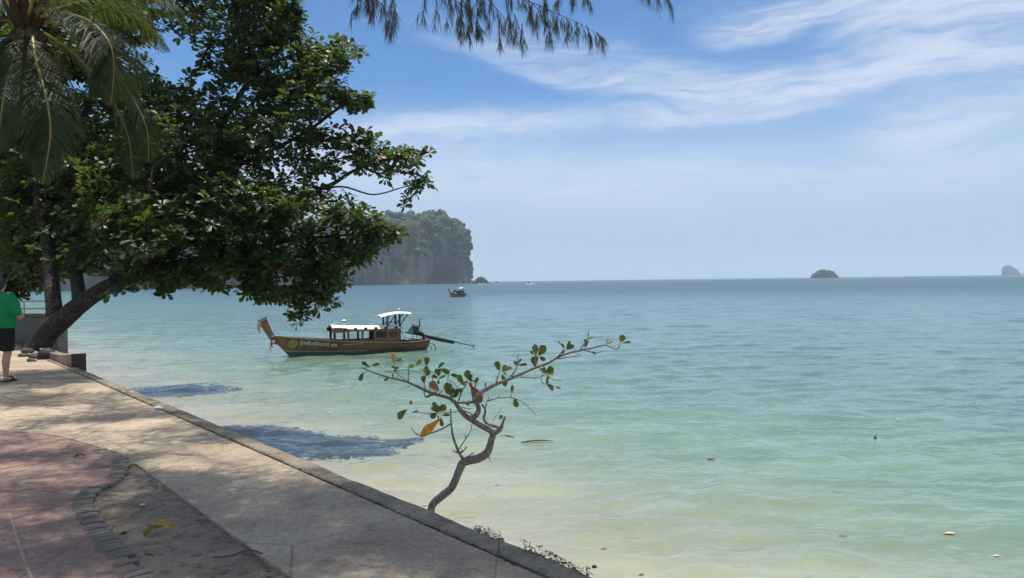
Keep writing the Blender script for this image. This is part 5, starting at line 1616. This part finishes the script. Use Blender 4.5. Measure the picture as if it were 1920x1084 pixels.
# ------------------------------------------------------------------ parapet, low wing wall, stump
def build_left_bits():
    # parapet running out from the edge over the water, beyond the big tree
    root = empty("concrete_parapet", tuple(along(23.0, -1.0)), "grey concrete parapet block jutting over the water behind the leaning trunk", "wall")
    a0 = 22.2
    c = P(107, 625, 21.6); c.z = 0
    # right end of the parapet at c, running left-inland square to the view
    mb = MB()
    dirx = Vector((-1.0, .12, 0)).normalized(); nrm = Vector((.12, 1.0, 0)).normalized()
    M4 = Matrix(((dirx.x, nrm.x, 0, c.x), (dirx.y, nrm.y, 0, c.y), (0, 0, 1, 0), (0, 0, 0, 1)))
    mb.bevbox((0, 0, -4.0), (3.4, .45, .70), .02, M4); mb.build("wall_block", M['wall'], root)
    mb = MB(); mb.bevbox((-.03, -.04, .702), (3.43, .49, .77), .015, M4); mb.build("coping", M['curb'], root)
    rl = empty("railing", tuple(M4 @ Vector((.6, .3, .77))), "pale metal railing on top of the concrete parapet", "railing")
    for k in range(4):
        mb = MB(); mb.tube([M4 @ Vector((.5+.75*k, .3, .77)), M4 @ Vector((.5+.75*k, .3, 1.15))], .022, 7); mb.build("railing_post", M['rail'], rl)
    for z in (.92, 1.13):
        mb = MB(); mb.tube([M4 @ Vector((.45, .3, z)), M4 @ Vector((3.0, .3, z))], .024, 7); mb.build("railing_bar", M['rail'], rl)
    # low wedge shaped wing wall on the curb
    root = empty("wing_wall", tuple(G(137, 690)), "low wedge shaped concrete wing wall with a dark end on the curb by the tree foot", "wall")
    q0 = along(17.2, -.02); q1 = along(13.62, .01)
    mb = MB()
    t = Vector((.771, .636, 0))*.10
    rings = []
    for k in range(9):
        a = k/8; p = q0.lerp(q1, a)
        h = .16+.10*a-.10*math.sin(math.pi*a)*.6
        rings.append([p-t+Vector((0, 0, -.12)), p+t*.9+Vector((0, 0, -.12)), p+t*.9+Vector((0, 0, h)), p-t+Vector((0, 0, h))])
    mb.loft(rings); mb.build("wall_body", M['curb'], root)
    mb = MB()
    e = q1 - WD*.03
    mb.loft([[e-t*1.1+Vector((0, 0, -.12)), e+t*1.4+Vector((0, 0, -.12)), e+t*1.4+Vector((0, 0, .27)), e-t*1.1+Vector((0, 0, .27))], [e-WD*.04-t*1.1+Vector((0, 0, -.12)), e-WD*.04+t*1.4+Vector((0, 0, -.12)), e-WD*.04+t*1.4+Vector((0, 0, .27)), e-WD*.04-t*1.1+Vector((0, 0, .27))]])
    mb.build("end_board", M['darkwood'], root)
    # dark tyre-like stump
    p = P(88, 668, 16.4); p.z = 0
    mb = MB(); mb.tube([p+Vector((0, 0, -.02)), p+Vector((.01, 0, .06)), p+Vector((.03, 0, .14)), p+Vector((.04, 0, .20)), p+Vector((.05, 0, .22))], [.19, .19, .17, .11, .03], 12, jit=.08)
    o = mb.build("stump", M['tyre'], smooth=True); tag(o, "black rounded stump beside the foot of the leaning tree", "stump")
    # roots and stones at the foot of the tree
    for k, (px, py, r, lab) in enumerate([(52, 662, .16, "largest grey stone, behind the others at the tree foot"), (64, 672, .13, "middle grey stone in front of the leaning trunk"), (76, 668, .12, "grey stone touching the black stump by the tree foot"), (58, 678, .10, "smallest grey stone, nearest to the walk before the trunk"), (43, 669, .12, "grey stone at the left of those at the tree foot")]):
        g = G(px, py); mb = MB(); r *= .72; mb.ball(g+Vector((0, 0, r*.3)), (r*1.4, r, r*.7), 9, 6)
        mb.v = [(x+mnoise.noise(Vector((x, y, z))*5)*.05, y+mnoise.noise(Vector((y, z, x))*5)*.05, z+mnoise.noise(Vector((z, x, y))*5)*.03) for x, y, z in mb.v]
        o = mb.build("stone", M['stone'], smooth=False); tag(o, lab, "stone", "stones round the tree foot")
build_left_bits()

# ------------------------------------------------------------------ person
def remeshed(mb, voxel, name, mat, parent, smooth_it=4):
    o = mb.build(name, mat, parent, world=False)
    md = o.modifiers.new("r", 'REMESH'); md.mode = 'VOXEL'; md.voxel_size = voxel
    sm = o.modifiers.new("s", 'SMOOTH'); sm.iterations = smooth_it; sm.factor = .5
    dg = bpy.context.evaluated_depsgraph_get()
    me = bpy.data.meshes.new_from_object(o.evaluated_get(dg))
    o.modifiers.clear(); old = o.data; o.data = me; bpy.data.meshes.remove(old)
    me.materials.clear(); me.materials.append(mat)
    me.polygons.foreach_set('use_smooth', [True]*len(me.polygons))
    return o
def capsule(mb, pts, rad, n=12, flat=1.0):
    mb.tube(pts, rad, n, flat)
    mb.ball(pts[0], (rad[0]*.98,)*3, n, 8); mb.ball(pts[-1], (rad[-1]*.98,)*3, n, 8)
def build_person():
    f = G(13, 716)
    root = empty("person", (f.x-.09, f.y, 0), "person in green shirt and black knee shorts walking away at the left edge", "person", rz=R(4))
    b = MB()
    def torso(mb, g=0.0, z0=.84, z1=1.46):
        for z, w, d, y in ((.80, .19, .14, 0), (.90, .205, .155, -.005), (1.0, .205, .155, .0), (1.12, .20, .15, .01), (1.24, .205, .14, .0), (1.34, .20, .12, -.01), (1.41, .15, .095, -.01), (1.46, .08, .07, -.01)):
            if z0 <= z <= z1: yield [(math.cos(a)*(w+g), y+math.sin(a)*(d+g), z) for a in [2*math.pi*i/20 for i in range(20)]]
    b.loft(list(torso(b)))
    capsule(b, [(0, -.01, 1.42), (0, .01, 1.52)], [.065, .058])
    b.ball((0, .025, 1.60), (.078, .098, .118), 16, 12)
    b.ball((0, .118, 1.585), (.014, .022, .02), 8, 6)                       # nose
    for s in (-1, 1): b.ball((s*.078, .02, 1.595), (.014, .022, .032), 8, 6)     # ears
    b.ball((0, .105, 1.545), (.028, .016, .012), 8, 6)                      # mouth and chin
    b.ball((0, .085, 1.515), (.035, .03, .025), 8, 6)
    for s in (-1, 1): b.ball((s*.032, .107, 1.607), (.016, .012, .010), 8, 6)
    for s in (-1, 1):
        lift = .06 if s < 0 else 0.0
        ay = -.10 if s < 0 else 0.0
        capsule(b, [(s*.095, 0, .84), (s*.095, .02+ay*.3, .48)], [.10, .062])
        capsule(b, [(s*.095, .02+ay*.3, .48), (s*.093, -.03+ay*.6, .34), (s*.09, -.03+ay, .10+lift)], [.058, .06, .036])
        capsule(b, [(s*.09, -.045+ay, .05+lift), (s*.10, .06+ay, .045+lift*.5), (s*.105, .16+ay, .035)], [.036, .036, .028], 10, .8)
        capsule(b, [(s*.20, -.01, 1.36), (s*.265, -.03, 1.22), (s*.275, -.02, 1.10)], [.058, .048, .040])
        capsule(b, [(s*.275, -.02, 1.10), (s*.26, .10, 1.04), (s*.22, .21, 1.06)], [.038, .034, .024])
        hb = Vector((s*.21, .235, 1.065))
        b.ball(hb+Vector((0, .02, 0)), (.022, .045, .036), 10, 8)
        for k in range(4):
            z = .028-.018*k; l = (.06, .07, .066, .05)[k]
            capsule(b, [hb+Vector((0, .055, z)), hb+Vector((-s*.012, .055+l*.5, z-.004)), hb+Vector((-s*.03, .055+l*.8, z-.012))], [.0095, .009, .008], 6)
        capsule(b, [hb+Vector((0, .0, .03)), hb+Vector((-s*.02, .025, .052)), hb+Vector((-s*.026, .055, .056))], [.012, .010, .009], 6)
    remeshed(b, .0085, "body", M['skin'], root, 3)
    c = MB(); c.loft(list(torso(c, .035, .9, 1.41)))
    c.loft([[(math.cos(a)*.245, math.sin(a)*.188-.005, z) for a in [2*math.pi*i/20 for i in range(20)]] for z in (.88, .94)])
    c.loft([[(math.cos(a)*w, -.01+math.sin(a)*d, z) for a in [2*math.pi*i/20 for i in range(20)]] for z, w, d in ((1.38, .19, .12), (1.43, .14, .10), (1.475, .078, .078))])
    for s in (-1, 1): capsule(c, [(s*.17, -.01, 1.37), (s*.245, -.025, 1.26), (s*.272, -.03, 1.15)], [.085, .082, .078])
    sh = remeshed(c, .012, "shirt", M['shirt'], root, 6)
    for v in sh.data.vertices:
        p = v.co; q = mnoise.noise(Vector((p.x*5, p.y*5, p.z*14)))*.010+mnoise.noise(Vector((p.x*11+p.z*8, p.y*9, p.z*7)))*.007
        v.co = p+v.normal*q
    c = MB(); c.loft([[(math.cos(a)*w, math.sin(a)*d, z) for a in [2*math.pi*i/20 for i in range(20)]] for z, w, d in ((.76, .20, .15), (.86, .215, .165), (.92, .212, .165))])
    for s in (-1, 1):
        ay = -.10 if s < 0 else 0.0
        c.loft([[(s*.098+math.cos(a)*w, y+math.sin(a)*w*1.05, z) for a in [2*math.pi*i/16 for i in range(16)]] for z, w, y in ((.50, .092, .02+ay*.3), (.56, .098, .018+ay*.25), (.70, .112, .008), (.84, .118, 0))])
    remeshed(c, .014, "shorts", M['shorts'], root, 4)
    c = MB(); c.ball((0, -.002, 1.625), (.092, .108, .112), 18, 12); c.ball((0, -.055, 1.575), (.082, .06, .085), 14, 10); c.ball((0, -.06, 1.53), (.066, .045, .06), 14, 10)
    for s in (-1, 1): c.ball((s*.05, -.02, 1.61), (.048, .07, .085), 12, 8)
    remeshed(c, .010, "hair", M['hair'], root, 2)
    for s in (-1, 1):
        ay = -.10 if s < 0 else 0.0
        c = MB()
        rim = [(-.045, -.10), (.045, -.10), (.05, 0), (.058, .12), (.04, .2), (0, .225), (-.04, .2), (-.055, .12), (-.045, 0)]
        c.loft([[(s*.10+x, y+ay+.0, z) for x, y in rim] for z in (.003, .022)])
        c.tube([(s*.10-.055, .07+ay, .02), (s*.10-.03, .09+ay, .072), (s*.10+.03, .09+ay, .072), (s*.10+.055, .07+ay, .02)], .012, 6)
        c.build("sandal", M['sandal'], root, world=False)
build_person()

# ------------------------------------------------------------------ wire mesh, litter, fallen and floating leaves
def build_small():
    # torn wire netting curling over the seaward arris of the curb
    root = empty("wire_netting", tuple(along(.8, 0)), "torn rusty wire netting with broken shells along the curb edge, lower centre", "netting")
    mb = MB()
    def wp(a, v):
        h = .03*math.sin(a*5.1)+.02*math.sin(a*13+v*3)
        bump = .035+.03*mnoise.noise(Vector((a*3, v, 2)))
        if v < .5: return along(a, -.035+v*.08+.012*math.sin(a*9), .018+bump*.5*(v/.5)+h*.15)
        return along(a, .005+(v-.5)*.07, .018+bump*.5-(v-.5)*.30+h*.15)
    a0, a1 = -1.9, 1.02
    n = 64
    for i in range(n):
        a = a0+(a1-a0)*i/n
        if mnoise.noise(Vector((a*2.3, 5, 0))) < -.12: continue
        d = (a1-a0)/n
        for k in range(5):
            if random.random() < .22: continue
            v0 = k/5; v1 = (k+1)/5
            sh = d*.5 if k % 2 else 0
            p = wp(a+sh, v0)
            jit = lambda: Vector((random.gauss(0, .004), random.gauss(0, .004), random.gauss(0, .004)))
            mb.tube([p, wp(a+d*.5-sh+.0, (v0+v1)/2)+jit(), wp(a+d*.5-sh, v1)+jit()], .0016, 4, cap=False)
            mb.tube([p, wp(a-d*.5+sh*2, v1)+jit()], .0016, 4, cap=False)
    for i in range(14):
        a = random.uniform(-1.8, .95); p = wp(a, .45); r = random.uniform(.007, .018)
        mb.tube([p+Vector((r*math.cos(t)*.8, r*math.sin(t)*.5, r*(1-math.cos(t*.9))*.8)) for t in np.linspace(0, random.uniform(3, 6), 9)], .0016, 4, cap=False)
    mb.build("wire_mesh", M['wire'], root, kind='stuff')
    mb = MB()
    for i in range(230):
        a = random.uniform(-1.9, 1.1)
        if mnoise.noise(Vector((a*2.3, 5, 0))) < -.15: continue
        q = random.uniform(.003, .011); c = along(a, random.gauss(-.014, .010), .006+random.uniform(0, .012))
        o = len(mb.v); mb.ball(c, (q*1.3, q, q*.7), 6, 4)
        for n2 in range(o, len(mb.v)):
            x, y, z = mb.v[n2]; mb.v[n2] = (x+random.gauss(0, q*.16), y+random.gauss(0, q*.16), z+random.gauss(0, q*.12))
    mb.build("mortar_crumbs", M['curb'], root, kind='stuff')
    for i in range(26):
        a = random.choice((random.gauss(.35, .12), random.gauss(-.35, .25), random.gauss(-1.2, .3)))
        s = random.uniform(.005, .014); b = MB(); b.ball(along(a, random.uniform(-.01, .05), random.uniform(.022, .04)), (s*1.2, s*.8, s*.6), 7, 5)
        b.v = [(x+random.gauss(0, s*.1), y+random.gauss(0, s*.1), z+random.gauss(0, s*.08)) for x, y, z in b.v]
        b.build("shell", M['shell'] if i % 3 else M['stone'], root)
    # debris wedged in the curb groove
    def leaf_thing(p, yaw, L, mat, label, cat="leaf", curl=.35, wid=.42, tilt=0.0, name="fallen_leaf", group=None):
        mb = MB(); vs = []; ys = np.linspace(0, 1, 9)
        ws = [.04, .35, .66, .88, 1.0, .98, .8, .48, .05]
        for a, w in zip(ys, ws):
            for q in (-1, -.5, 0, .5, 1):
                hw = w*wid*.5
                vs.append((q*hw*L, (a-.5)*L, (abs(q)**1.6*hw*curl + .12*curl*math.sin(a*3.0+q*1.3) + .03*math.sin(a*9+q*4)*curl)*L))
        rz = Matrix.Rotation(yaw, 4, 'Z') @ Matrix.Rotation(tilt, 4, 'X')
        zmin = min((rz @ Vector(v)).z for v in vs)
        vs = [Vector(p)+(rz @ Vector(v))-Vector((0, 0, zmin)) for v in vs]
        fs = []
        for i in range(8):
            for k in range(4):
                q = i*5+k; fs.append((q, q+1, q+6, q+5))
        mb.add(vs, fs)
        mb.tube([vs[2], vs[22]+Vector((0, 0, .001)), vs[42]], L*.012, 4)
        o = mb.build(name, M[mat], smooth=True); return tag(o, label, cat, group)
    leaf_thing(G(297, 1003, -.02), R(-72), .175, 'leaf_dry', "big curled yellow leaf lying on the dirt strip", curl=.95, wid=.45, tilt=.18)
    leaf_thing(G(150, 857, .006), R(-70), .09, 'stone', "small shrivelled black leaf on the red paving", curl=.9, wid=.35)
    leaf_thing(G(232, 1003, -.02), R(-40), .06, 'stone', "dark dry leaf scrap in the dirt beside the brick edging", curl=.8)
    leaf_thing(G(280, 1042, -.02), R(60), .08, 'stone', "black leaf sliver in the dirt next to the lowest bricks", curl=.6, wid=.22)
    for (px, py, L, yaw, mat, lab) in [(1579, 1006, .17, -80, 'leaf_yg', "yellow leaf floating near the lower right"), (1780, 1001, .20, -85, 'leaf_pale', "pale cream leaf floating at the far lower right"), (1868, 1043, .13, -80, 'leaf_pale', "small pale leaf floating in the bottom right corner"),
                                       (1131, 1030, .12, -75, 'leaf_brown', "orange brown leaf floating just off the netting"), (1202, 1078, .10, -60, 'leaf_brown', "reddish leaf floating at the bottom edge"), (1333, 861, .20, -85, 'leaf_brown', "pinkish brown leaf floating in the middle of the water"),
                                       (616, 775, .22, -85, 'leaf_pale', "whitish leaf floating between the two tree shadows"), (1683, 788, .16, -85, 'leaf_pale', "pale leaf drifting at the right, above the black float"), (932, 910, .10, -80, 'leaf_brown', "tiny brown leaf floating right of the sapling's trunk"), (796, 948, .11, -70, 'leaf_pale', "pale leaf floating left of the sapling's foot")]:
        leaf_thing(GW(px, py, .004), R(yaw), L, mat, lab, curl=.2, wid=.45, name="floating_leaf")
    # stick afloat
    a = GW(977, 830.5); b = GW(1037, 829.5); a.z = b.z = max(a.z, b.z, sea_z(a.lerp(b, .5)))+.006
    mb = MB(); mb.tube([a+Vector((0, 0, .0)), a.lerp(b, .35)+Vector((0, 0, .03)), a.lerp(b, .7)+Vector((0, 0, .025)), b], [.010, .020, .016, .006], 7)
    tag(mb.build("floating_stick", M['darkwood'], smooth=True), "thin dark stick floating right of the sapling", "stick")
    # black float
    p = GW(1641, 821)
    root = empty("float", tuple(p), "tiny black float bobbing alone on the right of the water", "float")
    mb = MB(); mb.ball(p+Vector((0, 0, .012)), (.045, .04, .035), 10, 7); mb.build("float_body", M['black'], root, True)
    mb = MB(); mb.tube([p+Vector((0, 0, .04)), p+Vector((.004, 0, .09))], .010, 6); mb.build("float_neck", M['black'], root, True)
    # white mooring floats behind the boat
    for (px, py, r, lab) in [(645, 604.5, .21, "largest white mooring float on the water behind the boat's roof"), (627, 607.5, .09, "small white float at the left of the three behind the boat"), (654, 599.5, .06, "tiny white float beyond the largest one"), (631, 606, .06, "tiny white float between the small and the largest one")]:
        p = GW(px, py); mb = MB(); mb.ball(p+Vector((0, 0, r*.35)), (r*1.25, r, r*.75), 12, 8)
        b2 = mb.build("mooring_float", M['white'], None, True); tag(b2, lab, "buoy", "white floats behind the boat")
        tb = MB(); tb.tube([p+Vector((r*.9, 0, r*.45)), p+Vector((r*1.45, 0, r*.4)), p+Vector((r*1.5, 0, 0))], r*.10, 5); tb.build("float_eye", M['steel'], b2)
    # scraps on the walk
    def scrap(g, s, mat, name, label, cat):
        mb = MB(); mb.ball(g+Vector((0, 0, s*.35)), (s*1.3, s*.7, s*.5), 8, 5)
        mb.v = [(x+random.gauss(0, s*.16), y+random.gauss(0, s*.16), z+abs(random.gauss(0, s*.12))) for x, y, z in mb.v]
        tag(mb.build(name, M[mat]), label, cat)
    scrap(G(268, 949, -.02), .020, 'shell', "seashell", "white broken shell on the dirt strip", "shell")
    scrap(G(365, 955, -.015), .016, 'blue', "bottle_cap", "blue plastic cap at the border of dirt and concrete", "cap")
    scrap(G(296, 768, .0), .045, 'litter', "paper_scrap", "crumpled white scrap lying at the foot of the curb", "litter")
    scrap(G(712, 953, .0), .012, 'shell', "pebble", "tiny white pebble in the curb groove", "pebble")
    mb = MB(); pts = [G(398, 1044, -.012), G(420, 1044, -.005), G(440, 1040, -.008), G(458, 1033, -.004), G(478, 1033, .006), G(492, 1038, .004)]
    s = spline([tuple(p) for p in pts], 5); mb.tube(s, .0035, 5)
    tag(mb.build("root_twig", M['darkwood'], smooth=True), "thin black root running out of the concrete's edge over the dirt", "root")
    # grit and leaf crumbs lying in the groove along the curb and the dirt edge
    V = []; F = []; n = 0
    for i in range(1500):
        if i < 900: p = along(random.uniform(-3, 13), -CURB-.011+random.gauss(0, .010), .002)
        else:
            u = random.random(); p = G(254+(549-254)*u, 869+(1084-869)*u, 0)+Vector((-.03-abs(random.gauss(0, .05)), random.gauss(0, .03), -.022))
        s = random.uniform(.003, .010); q = rng.normal(0, 1, (4, 3))*s*np.array((1, 1, .4))+np.array(p)+np.array((0, 0, s*.3))
        V.append(q); F.append(np.array([(0, 1, 2), (0, 3, 1), (1, 3, 2), (0, 2, 3)])+n); n += 4
    np_object("grit", np.concatenate(V), np.concatenate(F), M['stone'], kind='stuff')
build_small()

# ------------------------------------------------------------------ haze
def build_haze():
    m, t = material("sea_haze")
    v = t.n('ShaderNodeVolumePrincipled')
    v.inputs['Color'].default_value = (.74, .87, 1.0, 1)
    v.inputs['Density'].default_value = 1.25e-4
    v.inputs['Anisotropy'].default_value = .0
    t.out(None, v.outputs[0])
    mb = MB(); mb.box((-8300, -8300, -6.0), (8300, 8300, 175.0))
    mb.build("haze", m, kind='stuff')
build_haze()
